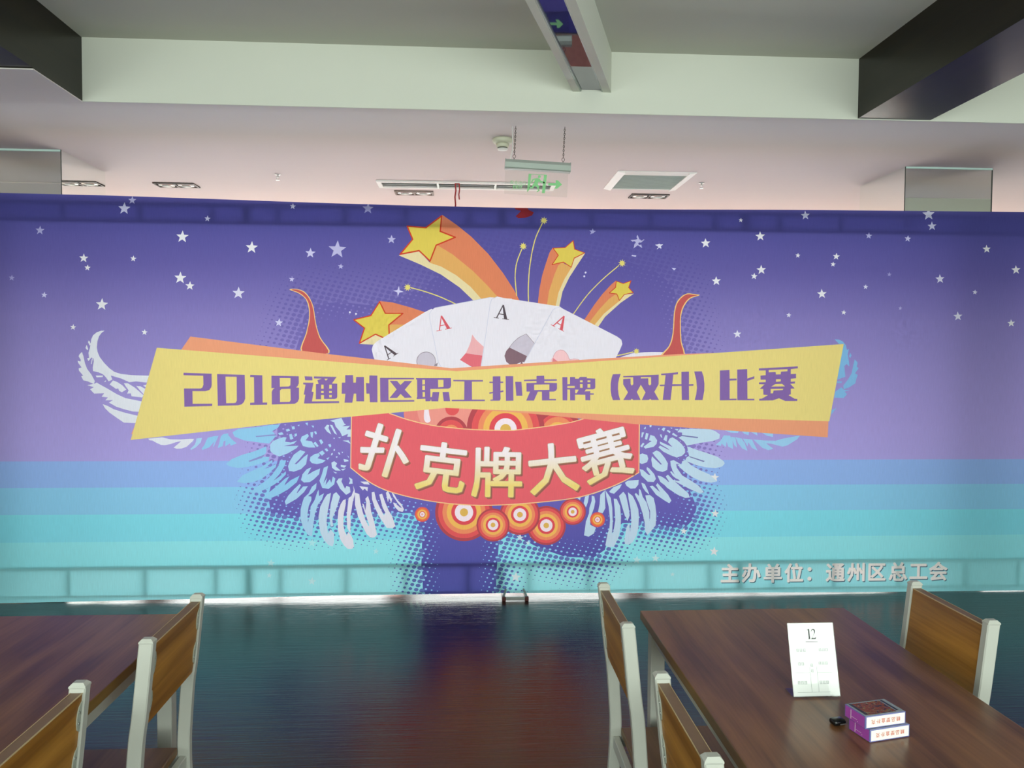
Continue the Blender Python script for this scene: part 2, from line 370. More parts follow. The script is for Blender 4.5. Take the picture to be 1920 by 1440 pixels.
ART = """s6 -2106,2590 5,-18 18,-1 -15,-12 4,-18 -15,11 -16,-10 6,18 -13,12 18,1
s8 -2155,2551 8,-27 27,-2 -22,-17 5,-27 -22,16 -24,-15 9,27 -20,19 27,0
s5 -2673,2396 6,-20 20,-1 -17,-13 4,-21 -16,13 -18,-11 7,20 -15,14 20,0
s8 -1642,2476 4,-14 14,-2 -12,-8 2,-14 -11,9 -12,-7 5,13 -10,10 14,0
s9 -1798,2379 8,-27 28,-2 -23,-17 6,-28 -23,17 -24,-15 9,27 -21,19 28,0
s9 -2409,2226 6,-20 21,-1 -17,-13 4,-21 -17,13 -18,-11 7,20 -15,14 21,0
s9 -2386,2156 3,-13 14,-2 -12,-8 2,-14 -11,9 -12,-7 5,13 -10,10 14,0
s9 -2104,2217 4,-14 14,-2 -12,-8 2,-14 -11,9 -12,-6 5,13 -10,10 14,-1
s4 -2850,2087 4,-13 13,-2 -11,-8 2,-14 -11,9 -12,-7 5,14 -9,9 13,0
s9 -1814,2119 8,-27 28,-2 -23,-17 6,-28 -22,17 -25,-15 9,27 -20,19 28,0
s9 -1755,2059 6,-20 21,-2 -17,-13 4,-20 -17,12 -18,-11 7,20 -16,14 21,0
s7 -2653,1983 3,-14 14,-2 -12,-8 2,-14 -11,9 -12,-7 5,14 -9,9 13,0
s9 -2301,1946 8,-27 28,-3 -23,-17 6,-27 -22,16 -25,-14 10,27 -21,18 28,1
s9 -2480,1781 3,-14 14,-2 -12,-8 2,-14 -10,9 -13,-6 6,13 -10,10 14,-1
s9 -2040,1752 4,-14 14,-2 -12,-7 2,-14 -11,8 -12,-6 5,13 -10,10 14,-1
s9 -1366,2318 8,-27 28,-3 -23,-17 6,-28 -22,17 -25,-15 9,27 -21,19 28,0
s8 -1107,2562 4,-14 14,-2 -12,-8 2,-14 -11,9 -12,-7 5,14 -10,9 14,0
s5 -631,2573 8,-25 26,-2 -21,-16 6,-25 -21,15 -23,-14 8,25 -20,17 27,1
s7 -997,2280 7,-23 24,-2 -20,-14 5,-23 -19,14 -20,-13 7,23 -18,16 24,0
s6 -825,2330 12,-40 42,-3 -34,-25 9,-41 -34,25 -36,-22 14,40 -32,27 42,0
s6 -482,2369 7,-19 20,-2 -17,-12 5,-20 -17,12 -17,-11 6,20 -15,13 20,0
s6 -805,2182 4,-13 13,-2 -11,-7 2,-13 -10,8 -12,-6 5,12 -10,10 14,-1
s7 -1116,2097 3,-13 13,-2 -11,-7 2,-13 -10,8 -11,-6 5,12 -10,10 13,-1
s8 -1452,2027 9,-28 28,-2 -23,-17 6,-28 -23,17 -25,-15 10,27 -22,19 29,0
s5 824,2431 5,-16 15,-2 -13,-8 3,-16 -13,10 -14,-8 6,15 -12,11 16,-1
s6 1119,2394 14,-32 34,1 -26,-23 11,-33 -30,18 -28,-21 8,34 -29,20 35,3
s8 1263,2350 8,-18 20,1 -15,-13 7,-19 -18,10 -16,-12 5,19 -17,12 20,2
s9 1573,2377 9,-21 24,0 -18,-15 8,-23 -21,12 -19,-14 5,23 -19,14 23,2
s9 1810,2514 3,-11 11,-1 -9,-6 2,-11 -9,7 -10,-6 4,11 -8,7 11,0
s9 1939,2428 10,-21 24,0 -18,-16 8,-22 -21,12 -19,-14 5,23 -20,13 24,3
s9 1951,2207 9,-22 24,1 -18,-16 8,-22 -21,12 -19,-14 5,23 -20,13 24,3
s9 1906,2154 5,-16 16,-2 -13,-9 3,-16 -13,10 -15,-7 6,15 -12,11 16,-1
s9 1648,2128 9,-21 23,1 -17,-15 7,-21 -20,11 -18,-13 5,22 -18,13 22,2
s8 1796,1775 8,-18 20,0 -15,-13 7,-19 -18,10 -16,-12 4,20 -17,11 21,2
s8 2242,2568 10,-20 23,0 -18,-15 8,-21 -20,11 -18,-13 4,22 -18,12 23,3
s8 3086,2599 13,-27 31,0 -23,-20 10,-28 -27,15 -25,-18 6,29 -25,18 31,3
s8 3113,2511 9,-21 24,1 -18,-15 8,-22 -20,12 -19,-14 5,22 -19,13 23,2
s6 2682,2432 5,-16 17,-2 -14,-9 3,-16 -13,10 -15,-7 6,15 -13,11 17,-1
s7 2951,2416 5,-15 16,-3 -14,-9 4,-16 -14,11 -14,-8 5,15 -12,11 17,-1
s9 2200,2289 4,-12 12,-1 -10,-7 2,-12 -10,7 -11,-6 4,12 -9,9 13,-1
s9 2463,2293 5,-17 17,-2 -15,-10 4,-17 -14,11 -16,-9 6,17 -13,12 18,-1
s9 2441,2234 4,-12 13,-2 -11,-6 2,-13 -10,8 -11,-6 4,12 -9,8 13,0
s9 3497,2360 9,-19 21,0 -15,-13 7,-19 -19,10 -16,-12 4,20 -18,12 21,2
s9 3707,2226 10,-20 24,0 -18,-15 8,-22 -21,12 -19,-14 5,22 -20,13 24,3
s4 2829,2170 3,-11 12,-2 -10,-6 2,-11 -9,7 -10,-5 4,10 -9,8 12,-1
s8 3177,2159 10,-20 23,0 -17,-15 8,-22 -21,12 -18,-14 4,22 -19,14 24,2
s8 2668,2086 3,-12 13,-2 -11,-7 3,-12 -10,8 -12,-6 5,12 -10,8 13,0
s9 2365,2053 10,-22 25,0 -19,-16 8,-22 -21,12 -19,-14 5,23 -20,14 24,2
s8 3427,2058 4,-12 13,-2 -11,-7 2,-12 -10,8 -11,-6 4,12 -10,8 13,0
s4 2910,1942 3,-9 10,-2 -9,-5 2,-10 -8,6 -9,-5 4,10 -8,7 10,-1
s8 3308,1910 10,-21 24,0 -18,-15 8,-21 -20,11 -19,-13 5,22 -20,13 24,2
s9 3684,1861 8,-17 20,0 -14,-13 6,-18 -17,10 -16,-11 4,18 -16,11 20,2
s9 2521,1914 4,-12 12,-2 -10,-7 2,-12 -10,8 -11,-6 4,12 -9,8 13,0
s8 2146,1893 3,-12 13,-2 -11,-7 3,-12 -10,8 -11,-6 4,12 -9,8 12,0
t4 -1257,270 5,-19 19,-3 -16,-10 3,-20 -15,13 -17,-9 7,18 -13,14 19,-1
t4 -1268,181 3,-13 13,-2 -11,-7 2,-13 -10,8 -12,-6 5,13 -9,9 13,-1
t4 -994,149 5,-20 19,-3 -16,-10 3,-20 -15,13 -17,-9 7,18 -14,14 19,-1
t3 -993,401 5,-20 19,-3 -16,-10 3,-20 -15,13 -17,-9 7,18 -14,14 19,-1
t4 -581,334 3,-14 15,-3 -13,-8 3,-14 -11,9 -13,-7 5,14 -11,11 15,-1
t9 1661,822 6,-21 22,-3 -18,-11 4,-22 -17,14 -19,-10 7,20 -16,15 22,-1
t9 1668,577 6,-20 20,-3 -17,-11 4,-20 -16,13 -18,-9 7,18 -15,15 21,-2
t9 1665,325 7,-22 22,-4 -19,-12 5,-23 -19,15 -20,-10 8,21 -16,16 23,-2
t9 1456,456 5,-17 18,-3 -15,-9 3,-18 -14,12 -15,-9 6,17 -13,12 18,-1
t5 1142,269 5,-20 21,-3 -17,-11 3,-20 -16,13 -17,-9 7,19 -15,14 20,-1
t6 1268,278 5,-19 20,-4 -17,-10 4,-20 -16,13 -18,-10 8,19 -15,14 20,-1
t7 335,170 7,-25 24,-4 -20,-13 4,-25 -19,16 -22,-11 8,23 -17,18 24,-2
t7 361,421 5,-17 17,-2 -15,-10 3,-17 -13,11 -16,-8 7,17 -13,12 17,-1
t5 1384,157 3,-11 11,-2 -10,-6 3,-12 -9,8 -11,-5 4,10 -8,8 12,-1
t6 413,378 4,-12 12,-2 -10,-6 2,-13 -10,8 -11,-5 5,11 -9,9 12,-1
t7 -1197,1827 5,-19 18,-2 -16,-11 3,-19 -14,12 -17,-9 7,18 -14,13 19,-1
s7 -435,2043 4,-28 27,-10 -28,-5 -10,-26 -4,28 -27,9 28,5
s8 -743,1870 -3,-6 -7,0 -3,6 3,6 7,0
s8 -703,1860 -4,-6 -7,0 -3,6 3,6 7,0
s8 777,2118 -3,-6 -7,0 -4,6 4,6 7,0
s8 786,2143 -4,-6 -7,-1 -3,6 3,6 7,1
s7 1085,2261 28,-3 -3,-9 -29,5
s7 1348,2181 32,-4 -14,-14
wing_white -2289,1740 -21,0 -27,-10 -23,-19 -12,-26 -4,-28 -5,-28 -9,-30 3,-31 -12,-4 8,-17 19,23 12,-6 2,-19 -7,-38 1,-23 37,-9 25,-12 18,-19 16,-25 23,11 -9,26 64,-19 50,-23 42,5 66,-7 14,44 -103,3 -69,7 -41,13 -32,24 -31,33 -27,37 -13,33 -4,28 4,38 10,32 16,22
wing_white -2262,1399 21,26 28,-11 32,-22 22,-25 -28,-17 -17,9 -5,15 -14,-3
wing_white -2174,1407 25,0 41,-26 27,-24 28,-26 -8,-14 -66,7 -5,19 -23,-2 10,21 -16,23
wing_white -2097,1390 26,-2 29,-16 -9,-36 -25,28
wing_white -2055,1393 21,5 -5,-15
wing_white -2348,1455 46,1 -3,-10 -36,-2
wing_white -2430,1605 -16,-16 -5,-12 13,-23 -2,-10 -17,5 3,-14 20,-28 -18,-7 2,-14 25,-31 -12,-5 13,-25 28,-7 36,-17 7,19 -20,40 -27,38 -13,37 -8,42
wing_white -2355,1404 -46,-10 41,-12 -23,-14 24,-27 62,2 -16,-22 39,-4 -16,-19 48,2 -26,-16 44,-26 50,-17 55,-14 37,-2 21,66 -57,12 -46,9 -55,26 -54,33 -46,26 -23,14
wing_white -2307,1274 14,-26 27,-28 45,-33 44,-31 71,-3 19,46 -78,19 -73,23 -37,21
wing_white -2400,1650 -8,-19 10,-15 7,6
wing_white -2387,1678 -5,-11 10,-22 8,8 -7,18
wing_white -2363,1568 -9,-42 -4,5 7,32
wing_white -2286,1425 2,-5 -7,-6 -3,5
wing_white -2027,1053 88,9 49,-13 65,-1 54,4 31,0 -8,-15 -39,-36 -31,-11 -30,-2 -21,7 21,18 27,24 -31,-6 -34,-12 -38,-8 -23,2 -34,16 -19,12 -19,2
wing_l2 -1738,1048 -10,-19 -43,-36 35,28
wing_l2 -1725,1054 35,4 -8,-29 -31,-32 -31,-17 -4,7 27,26 10,24
wing_l1 -1652,1060 54,12 -12,-35 -35,-40 -44,-17 -4,9 18,24 11,27
wing_l1 -1586,1072 -16,-36 -16,-37 -4,6 12,32 12,31
wing_l1 -1571,1068 15,14 31,6 0,-12 23,-28 31,-25 -39,-16 -4,16 -31,-20 3,37 -12,-4 -6,-31 -31,-12 12,43
wing_l1 -1498,1094 36,21 133,14 64,11 69,5 -14,-21 -37,-23 27,-28 -46,-52 -64,7 -96,14 -59,24
slit -1353,1070 133,12 0,-9 -128,-10
wing_l1 -1541,889 37,32 68,28 78,23 74,31 -1,-40 -9,-12 -37,-16 65,0 -5,-24 -60,-23 -73,-18 -64,-7 -50,12
slit -1399,909 105,42 -18,-23 -78,-25
wing_l1 -1473,774 36,42 56,26 68,30 65,42 2,-12 -58,-47 37,10 46,25 -4,-21 -47,-42 -41,-33 -55,-23 -60,-7
wing_l1 -1392,701 42,37 55,38 46,42 42,60 9,33 39,2 -9,-35 -30,-51 -42,-47 33,23 46,38 0,-19 -33,-37 -46,-33 -55,-28 -46,-19
wing_l1 -1305,668 37,37 56,47 46,42 28,16 -28,-49 -5,-12 42,35 55,28 -18,-42 -56,-47 -65,-37 -55,-23
wing_l2 -1261,1010 14,23 36,19 37,11 18,-2 -9,-28 37,-5 39,12 -21,-21 -64,-14 46,0 48,2 -12,-16 -55,-33 -55,-21 -37,16 -20,19
wing_l2 -1139,1080 16,4 11,-32 -21,-5
wing_l2 -1105,1084 14,3 2,-14 -16,-10
wing_l2 -1068,1042 9,24 37,18 9,-14 -21,-28 39,-7 19,-30 4,-10 -41,0 -39,10
wing_l2 -1004,1094 19,2 -5,-40 -11,10
wing_l2 -981,1098 14,3 5,-19 -9,-2
wing_l2 -985,1023 13,10 21,-28 -11,-7
wing_l2 -948,1042 13,7 14,-21 -14,-14
wing_l2 -1147,874 11,32 26,43 41,30 33,-12 -42,-51 -28,-28 14,0 46,46 26,19 -12,-66 -32,-32 -47,-17 -30,7
wing_l2 -1009,911 5,23 28,19 27,5 5,-14 -14,-19 51,-14 -19,-15 -37,-9 -32,7
wing_l2 -951,962 25,14 14,-18 -18,-17
wing_l2 -914,986 16,4 9,-18 -13,-3
wing_l2 -891,1014 16,5 5,-15 -9,-9
wing_l2 -903,925 21,7 -11,-17
wing_l2 -1065,784 10,38 27,32 30,12 -16,-30 -9,-19 37,23 44,19 -7,-38 -33,-32 -27,-19 -37,-2
wing_l2 -1169,644 21,37 37,42 37,35 9,-7 -28,-51 5,0 37,42 30,2 -26,-40 -46,-42 -69,-40
wing_l2 -947,779 16,42 12,43 28,11 -12,-54 -19,-61 24,38 -10,-47 28,37 9,-23 10,42 16,-14 -7,-38 -37,-30 -40,7
wing_l2 -1160,1112 19,5 9,-12 -23,-7
wing_l2 -1123,1131 18,2 3,-18 -17,-3
wing_l2 -1210,1089 27,5 9,-14 -27,-5
wing_l2 -1036,1154 17,3 -3,-21
wing_l2 -997,1138 17,-2 -5,-14
wing_l2 -1086,1140 14,3 -3,-10
wing_l3 -838,772 14,21 25,2 -7,-21 23,-48 10,19 21,-9 4,-33 -28,-17 -39,41
wing_l3 -759,802 23,-14 2,-29 -25,-2 9,21
wing_l3 -879,1169 74,18 19,-37 11,-5 -25,-12 51,3 -24,-24 29,0 0,-47 -24,0 5,19 -37,-16 -14,30 -28,33 -9,28
wing_l3 -914,1122 17,21 14,-3 -5,-18 18,-42 -27,18
wing_l3 -879,1143 16,-3 30,-63 -18,12
wing_l3 -870,896 18,10 19,-14 -10,-19 33,-29 -33,1 -23,18
wing_l3 -810,882 37,-5 -14,-14 -23,7
wing_l3 -810,854 32,4 -18,-14
wing_l3 -792,920 28,-5 5,-9 -28,-5
wing_l3 -861,840 28,-10 -10,-4
wing_l3 -798,1040 39,2 13,-24 -17,10
wing_l3 -856,983 10,3 -1,-12 -8,-2
wing_l3 -870,957 9,3 -2,-14 -10,-2
wing_l3 -843,934 12,5 -2,-12
wing_l3 -828,964 10,-2 6,-14 -10,2
wing_l3 -805,967 10,-1 -3,-9
wing_l3 -768,943 11,-9 -2,-7
wing_l3 -828,1061 18,2 -4,-9
wing_l3 -858,1058 11,0 -4,-9
wing_l2 -1046,669 30,28 21,43 30,24 -4,-37 -21,-26 -30,-21 21,-5 0,-22 -17,-39 -9,-56 4,-52 13,52 4,52 26,43 17,52 9,16 2,-42 32,18 -13,-40 -26,-34 -21,-65 -9,-66 -9,-78 -25,11 -30,46 -19,61 2,61 11,43
wing_l3 -914,666 17,24 24,9 -9,-55 -13,-69 -7,-62 5,-56 4,-22 17,26 22,-26 -1,-62 -8,-24 -26,7 -30,35 -21,44 -11,53 -2,61 11,61
wing_l3 -858,692 19,12 24,-30 -15,-52 -24,-65 -13,-26 8,-48 -17,-5 -8,70 9,79
wing_l4 -811,626 15,24 18,9 -2,-42 -12,-61 -2,-69 8,-40 13,-26 11,22 15,-18 15,-31 6,-48 -13,-15 -26,0 -25,24 -26,44 -13,62 -2,61 5,61
wing_l4 -760,665 18,13 15,39 -4,31 10,-31 2,-26 -15,-56 -9,-61 -6,-27 2,-35 -2,-78 -20,35 -4,79 7,65
wing_l4 -719,700 28,-9 7,-57 15,-61 17,-52 21,-40 4,4 -17,53 -21,61 -7,31 11,-9 9,-39 6,52 -6,26 17,18 11,-35 10,-70 18,-62 19,-87 -15,-18 -26,-2 -26,25 -30,57 -26,61 -19,74
wing_l4 -611,702 17,4 11,-50 26,-57 25,-49 9,18 -17,31 -9,35 -13,52 18,7 21,-60 22,-52 21,-35 22,-66 -17,-15 -39,2 -22,35 -26,40 -30,61 -17,53
wing_l4 -519,699 13,13 26,-57 -4,-24 -15,33 -7,-28 -8,37
wing_l4 -484,705 17,-15 22,-39 26,-27 17,-35 -9,-17 -26,6 -26,29 -10,26 10,0 35,-31 13,-4 -26,31 -30,44
wing_l4 -684,772 49,0 11,-20 -37,4
wing_l4 -691,743 56,-8 -4,-27 -17,18 -13,-11
wing_r 1402,1095 16,20 96,2 112,-4 32,-12 32,-22 -3,-27 -40,-16 -92,-14 -88,-18 -20,28 -37,26 24,10 0,8 0,15
wing_r 1469,1000 46,-17 81,-26 81,-28 40,-28 9,-16 -16,-20 -48,-12 -65,6 -64,15 -68,27 -5,12 8,14 16,8 -8,30
wing_r 1357,902 23,6 49,-28 8,2 111,-74 -6,-2 -85,48 -44,28 -16,0 4,-24 37,-52 60,-36 53,-35 37,-44 -28,-2 -57,26 -56,36 -49,40 -25,47 -12,32
wing_r 1435,898 25,11 37,-35 61,-34 68,-30 49,-46 -40,-8 -68,10 -61,28 -57,40 -44,42 32,6
wing_r 1356,830 9,4 33,-35 48,-32 -8,0 -44,20 -20,16
wing_r 1328,799 14,12 32,-32 49,-44 57,-48 8,-16 -64,-3 -65,44 -68,51 -19,42 26,-6 32,-20 33,-36 -4,8
wing_r 1285,1032 22,-10 32,-14 32,-13 -32,33 12,24 19,8 33,-20 32,-28 20,-31 1,-24 -20,-20 -36,-12 -44,16 -48,24 -32,28 11,12 65,-32 -12,12 -53,31
wing_r 1309,1044 13,32 14,-4 -5,-40
wing_r 1285,1078 10,2 6,-24 -10,6
wing_r 1236,957 28,16 24,-12 32,-39 21,-36 -4,-44 -31,-13 -40,10 -29,27 -8,44 4,24 60,-56 8,2 -48,54
wing_r 1211,1040 10,36 26,-8 20,-28 -4,-24 -19,-19 -56,-12 -12,12 36,27 19,10
wing_r 1160,1060 3,33 16,0 -12,-33
wing_r 1184,1048 7,41 18,-4 -10,-41
wing_r 1154,1001 18,23 10,-6 -16,-25
wing_r 1151,946 18,7 32,-11 8,-24 -8,-24 -35,-12 -14,8
wing_r 1152,849 22,-6 36,-32 14,-2 -26,38 2,16 18,-12 32,-36 12,-32 -15,-21 -40,2 -45,43
wing_r 1214,1139 16,8 -4,-20 -10,0
wing_r 1177,1119 11,12 3,-12 -10,-6
wing_r 1250,1143 12,3 -8,-9
wing_r 1274,1119 8,4 -6,-16
wing_r 1296,1111 10,14 16,-2 -10,-24
wing_r 1330,1103 8,6 18,-10 -4,-12
wing_r 1326,1143 12,0 -6,-6
wing_r 1354,1125 16,-2 -8,-6
wing_r 1382,1115 28,0 -8,-12
wing_r 1366,1079 8,12 20,-15 12,-8 -12,-4
slit_r 1418,1077 126,-15 -6,-8 -108,14
slit_r 1482,935 109,-34 -10,-6 -93,32
wing_r2 1662,1010 31,25 24,38 41,-2 18,-32 5,-58 -34,17 -11,33 -5,-37 -30,24 -2,-16
wing_r2 1765,1063 31,-4 5,-33 7,-36 -19,16
wing_r2 1796,1061 42,-10 21,-29 20,-53 -36,16 -30,37
wing_r2 1846,1051 63,-6 17,-35 23,-41 -40,20 -25,37 -4,-28
wing_r2 1917,1045 83,-7 69,-2 44,13 63,12 60,10 -18,-24 -33,-21 -34,-21 -33,-8 -38,9 -37,10 -38,4 17,-14 34,-23 -34,-10 -42,16 -33,29
wing_r2 1712,1110 108,-4 -8,-18 -46,2
wing_r2 1833,1104 54,-6 -2,-25 -31,11
wing_r2 1895,1098 46,-6 5,-21
wing_r2 1970,1094 80,-6 2,-27 -44,10
wing_r3 2461,1717 28,-2 27,-11 24,-27 7,-31 14,7 -8,-34 10,-53 4,-31 -20,17 -16,-13 9,-72 -55,-20 34,241 -27,-2
wing_r3 2569,1628 11,-17 -8,-18 -10,9
wing_r3 2602,1584 21,-22 -6,-27 13,-11 -24,-34 19,-11 -9,-25 -6,-31 -41,-27 -39,-14 -3,25 32,42 24,41 10,54
wing_r3 2473,1366 41,30 19,-18 41,0 -37,-11 17,-18 -23,-25 -64,2
wing_r3 2483,1436 37,-2 -7,-9 -30,0
wing_r3 2448,1239 34,18 -33,-45
wing_r 1054,758 20,14 72,4 -2,-31 -20,-25 -31,-2 -27,18
wing_r 950,701 27,27 57,22 -13,-27 -39,-38 -27,7
wing_r 1164,758 23,-9 22,-45 10,-27 -27,23 -19,27
wing_r 1149,716 11,-7 14,-45 27,-40 19,-63 1,-58 4,9 0,54 -24,67 -9,40 31,2 25,-20 12,-49 8,-63 -4,-71 -29,-36 -26,-29 -17,30 -2,53 -15,63 -23,67 -32,62 9,7 20,-20
wing_r 1015,670 29,28 18,-24 16,-67 10,-67 -11,-31 -4,-9 -9,27 -7,7 -16,51
wing_r 1075,694 32,-25 23,-45 16,-44 5,-54 -4,-71 -10,-49 -27,-45 -26,-17 -25,4 -5,27 15,89 17,27 6,-63 8,72 -6,80 -14,67
wing_r 923,710 37,-53 11,-67 4,-98 -4,-76 9,13 12,80 -5,72 -7,71 20,-2 23,-47 7,-76 -1,-62 -13,-67 -31,-67 -31,-4 -27,13 13,72 13,44 4,54 -10,89 -16,62
wing_r 890,679 29,27 3,-54 3,-62 -18,-35 -31,9 10,53
wing_r 833,673 17,-5 7,-33 -8,-45 -13,-35 -11,-27 0,-49 38,-20 -13,-38 -35,-22 -31,9 12,94 20,53 2,36 15,48
wing_r 788,666 27,11 -7,-46 -13,-36 -15,27
wing_r 737,658 24,11 -6,-25
wing_r 1220,735 20,3 41,-36 9,-7 -27,45 9,15 36,-38 37,-40 23,-40 -14,-18 -31,18 -59,40
wing_r 1289,775 63,-13 64,-32 54,-36 23,-36 -31,-4 -54,23 -69,45
wing_r 1370,775 72,-9 91,-36 46,-41 -23,-4 -68,31 -63,32
hornline -1133,2012 4,3 13,2 17,0 15,-1 13,-3 12,-3 13,-6 11,-7 10,-9 9,-11 9,-13 7,-13 6,-13 6,-14 5,-15 4,-18 4,-21 2,-23 4,-25 4,-24 5,-23 6,-22 7,-23 10,-24 17,-27 24,-29 17,-26 -2,-18 -33,-9 -54,-2 -55,5 -35,12 -7,23 10,33 15,35 11,31 6,24 5,22 4,20 3,20 2,19 0,18 0,17 -2,17 -2,15 -4,15 -5,14 -6,13 -8,11 -10,10 -12,9 -12,8 -17,8 -20,7 -18,6
horn -1119,2011 2,2 9,1 12,-1 12,-1 11,-3 11,-4 12,-5 11,-7 9,-9 10,-10 8,-12 7,-13 7,-13 5,-14 5,-15 4,-17 4,-21 3,-24 3,-24 4,-24 5,-23 6,-23 7,-23 9,-24 17,-26 22,-29 16,-26 -1,-17 -30,-8 -49,-3 -51,5 -32,12 -6,23 9,32 14,35 11,30 5,25 5,21 5,20 3,20 1,20 1,19 0,18 -2,17 -3,16 -3,15 -5,14 -7,13 -9,12 -12,11 -12,10 -13,8 -14,7 -16,5 -14,5
card 1023,1576 -20,8 35,14 36,11 16,6 17,3 26,2 41,3 50,2 58,0 74,-5 80,-7 55,-7 23,-5 -4,-4 -49,-4 -134,-8 -180,-7
hornline 1540,2003 -2,3 -11,1 -14,2 -13,1 -11,1 -11,2 -12,1 -11,-1 -10,-4 -11,-5 -10,-6 -9,-8 -10,-10 -9,-10 -8,-13 -6,-13 -5,-15 -4,-16 -2,-17 -3,-18 -1,-18 -1,-18 0,-19 -1,-18 -1,-19 -1,-18 -2,-19 -3,-17 -3,-17 -4,-16 -6,-16 -8,-18 -16,-20 -23,-23 -16,-20 0,-14 28,-6 48,-1 49,5 32,10 7,18 -5,25 -11,29 -8,27 -2,28 -2,29 -1,28 -1,25 0,22 0,18 1,17 3,17 4,15 4,15 6,14 7,13 8,12 8,12 10,10 11,9 16,8 20,6 17,5
horn 1526,2002 0,2 -7,0 -9,0 -10,0 -10,2 -11,1 -11,1 -11,-1 -10,-3 -9,-5 -9,-6 -9,-8 -9,-8 -8,-11 -8,-11 -7,-13 -4,-14 -4,-16 -3,-17 -2,-18 -1,-17 -1,-19 -1,-18 0,-19 -1,-18 -2,-19 -1,-19 -3,-18 -3,-17 -4,-16 -6,-17 -8,-17 -14,-20 -21,-22 -15,-20 0,-13 25,-6 42,-1 43,5 28,10 6,18 -5,25 -10,29 -7,27 -3,28 -2,29 -1,28 0,25 -1,22 1,18 1,18 2,16 4,17 4,15 6,15 7,13 8,13 10,13 10,11 11,8 15,7 16,5 14,3
tail1 -157,2503 94,-64 93,-73 113,-112 95,-121 71,-107 40,-74 -205,-2 -141,181 -140,91 -117,45 23,93
tail2 -200,2305 109,-63 4,6 -109,64
tail2 -95,2244 135,-108 5,6 -135,108
tail2 36,2139 98,-95 5,5 -98,96
tail2 130,2047 74,-82 6,5 -74,82
tail2 207,1973 -113,-25 2,-8 113,26
tail2 102,1945 -74,101 -6,-4 74,-102
tail2 31,2044 -97,81 -5,-6 97,-81
tail2 -63,2123 -103,52 -3,-7 102,-52
tail2 -162,2173 -74,24 -2,-7 74,-24
tail2 -232,2190 41,118 -8,3 -40,-119
tail2 -196,2307 105,-61 131,-106 95,-92 70,-79 -108,-24 -70,97 -94,78 -98,51 -70,22
tail3 -437,2239 130,32 72,-78 70,-22 98,-55 94,-74 84,-93 -56,-5 -99,93 -121,82 -135,64
starfill -161,2496 -9,-99 98,-37 -124,-53 -39,-102 -71,66 -122,-25 81,97 -35,83 120,-7
starline -165,2499 -10,-104 9,-1 9,104
starline -175,2394 103,-39 4,8 -103,39
starline -72,2365 -128,-55 3,-8 129,55
starline -199,2311 -41,-107 8,-3 41,107
starline -230,2206 -75,70 -6,-6 75,-70
starline -304,2276 -127,-26 1,-9 128,26
starline -426,2241 84,102 -6,5 -85,-101
starline -342,2343 -37,87 -8,-3 37,-88
starline -385,2422 125,-7 1,8 -125,8
starline -262,2414 106,80 -6,7 -105,-80
tail1 561,2300 -20,-30 -26,-79 -21,-69 -18,-91 -10,-95 83,-10 47,122 37,96 5,64 -6,53
tail2 620,2207 -24,-25 6,-5 24,24
tail2 598,2185 -26,-63 7,-3 26,63
tail2 574,2126 -36,-111 8,-2 35,111
tail2 539,2019 -13,-95 8,-1 13,95
tail2 527,1922 64,-8 1,8 -64,8
tail2 593,1916 13,102 -8,1 -13,-103
tail2 604,2013 39,90 -7,3 -39,-90
tail2 640,2098 49,74 -6,4 -49,-74
tail2 688,2175 -67,32 -3,-7 67,-32
tail2 622,2202 -22,-21 -23,-59 -34,-106 -13,-90 59,-8 13,99 36,85 47,71
tail3 584,1926 -3,-8 26,-2 21,101 43,91 47,74 58,88 -73,-35 -18,-62 -46,-76 -37,-86
starfill 695,2349 10,-55 67,-23 -69,-36 -19,-59 -52,33 -74,-18 40,61 -34,46 78,5
starline 693,2350 10,-58 5,1 -10,58
starline 703,2292 70,-24 1,4 -69,24
starline 772,2273 -72,-36 3,-5 72,37
starline 701,2237 -19,-62 4,-1 20,62
starline 687,2177 -55,35 -2,-4 54,-35
starline 633,2212 -77,-19 1,-5 77,19
starline 559,2189 42,63 -4,3 -42,-64
starline 601,2253 -36,48 -4,-3 36,-48
starline 562,2296 82,5 0,5 -82,-6
starline 643,2301 55,47 -3,4 -55,-48
tail1 980,2092 -29,-24 -59,-64 -53,-70 -67,-102 57,-26 53,80 91,73 13,46
tail2 813,1828 -7,-15 7,-3 7,15
tail2 806,1811 45,-20 4,7 -45,20
tail2 853,1791 56,85 -7,4 -56,-85
tail2 905,1871 104,87 -5,6 -104,-87
tail2 1009,1959 -20,49 -7,-3 20,-49
tail2 986,2009 -55,-41 5,-6 55,41
tail2 934,1971 -67,-73 6,-5 67,73
tail2 870,1901 -59,-76 6,-5 59,76
tail2 815,1824 -5,-10 41,-19 53,81 101,83 -19,46 -51,-38 -64,-70
tail3 845,1806 -5,-16 27,0 43,64 101,92 89,62 -62,-6 -33,-43 -101,-83
starfill 983,2089 46,-16 51,19 -16,-44 32,-34 -58,-12 -33,-40 -19,43 -49,5 41,37
starline 981,2087 48,-16 2,4 -49,16
starline 1028,2071 54,19 -1,5 -54,-20
starline 1078,2094 -16,-47 4,-1 17,46
starline 1062,2047 33,-36 4,3 -34,37
starline 1097,2016 -61,-12 1,-4 61,12
starline 1037,2005 -35,-43 4,-2 34,42
starline 1007,1962 -19,45 -4,-2 19,-45
starline 988,2007 -52,6 -1,-5 52,-6
starline 937,2008 43,38 -3,4 -43,-39
starline 980,2046 5,44 -4,0 -6,-44
tail1 -559,1944 82,-8 112,-30 97,-31 42,-40 -111,-85 -161,18
tail2 -502,1786 111,0 0,7 -111,1
tail2 -398,1790 12,-25 6,3 -11,25
tail2 -384,1773 -97,-69 4,-6 97,69
tail2 -473,1704 -24,21 -5,-5 24,-22
tail2 -494,1719 -2,73 -8,0 3,-73
tail2 -500,1790 107,-1 9,-20 -93,-66 -21,18
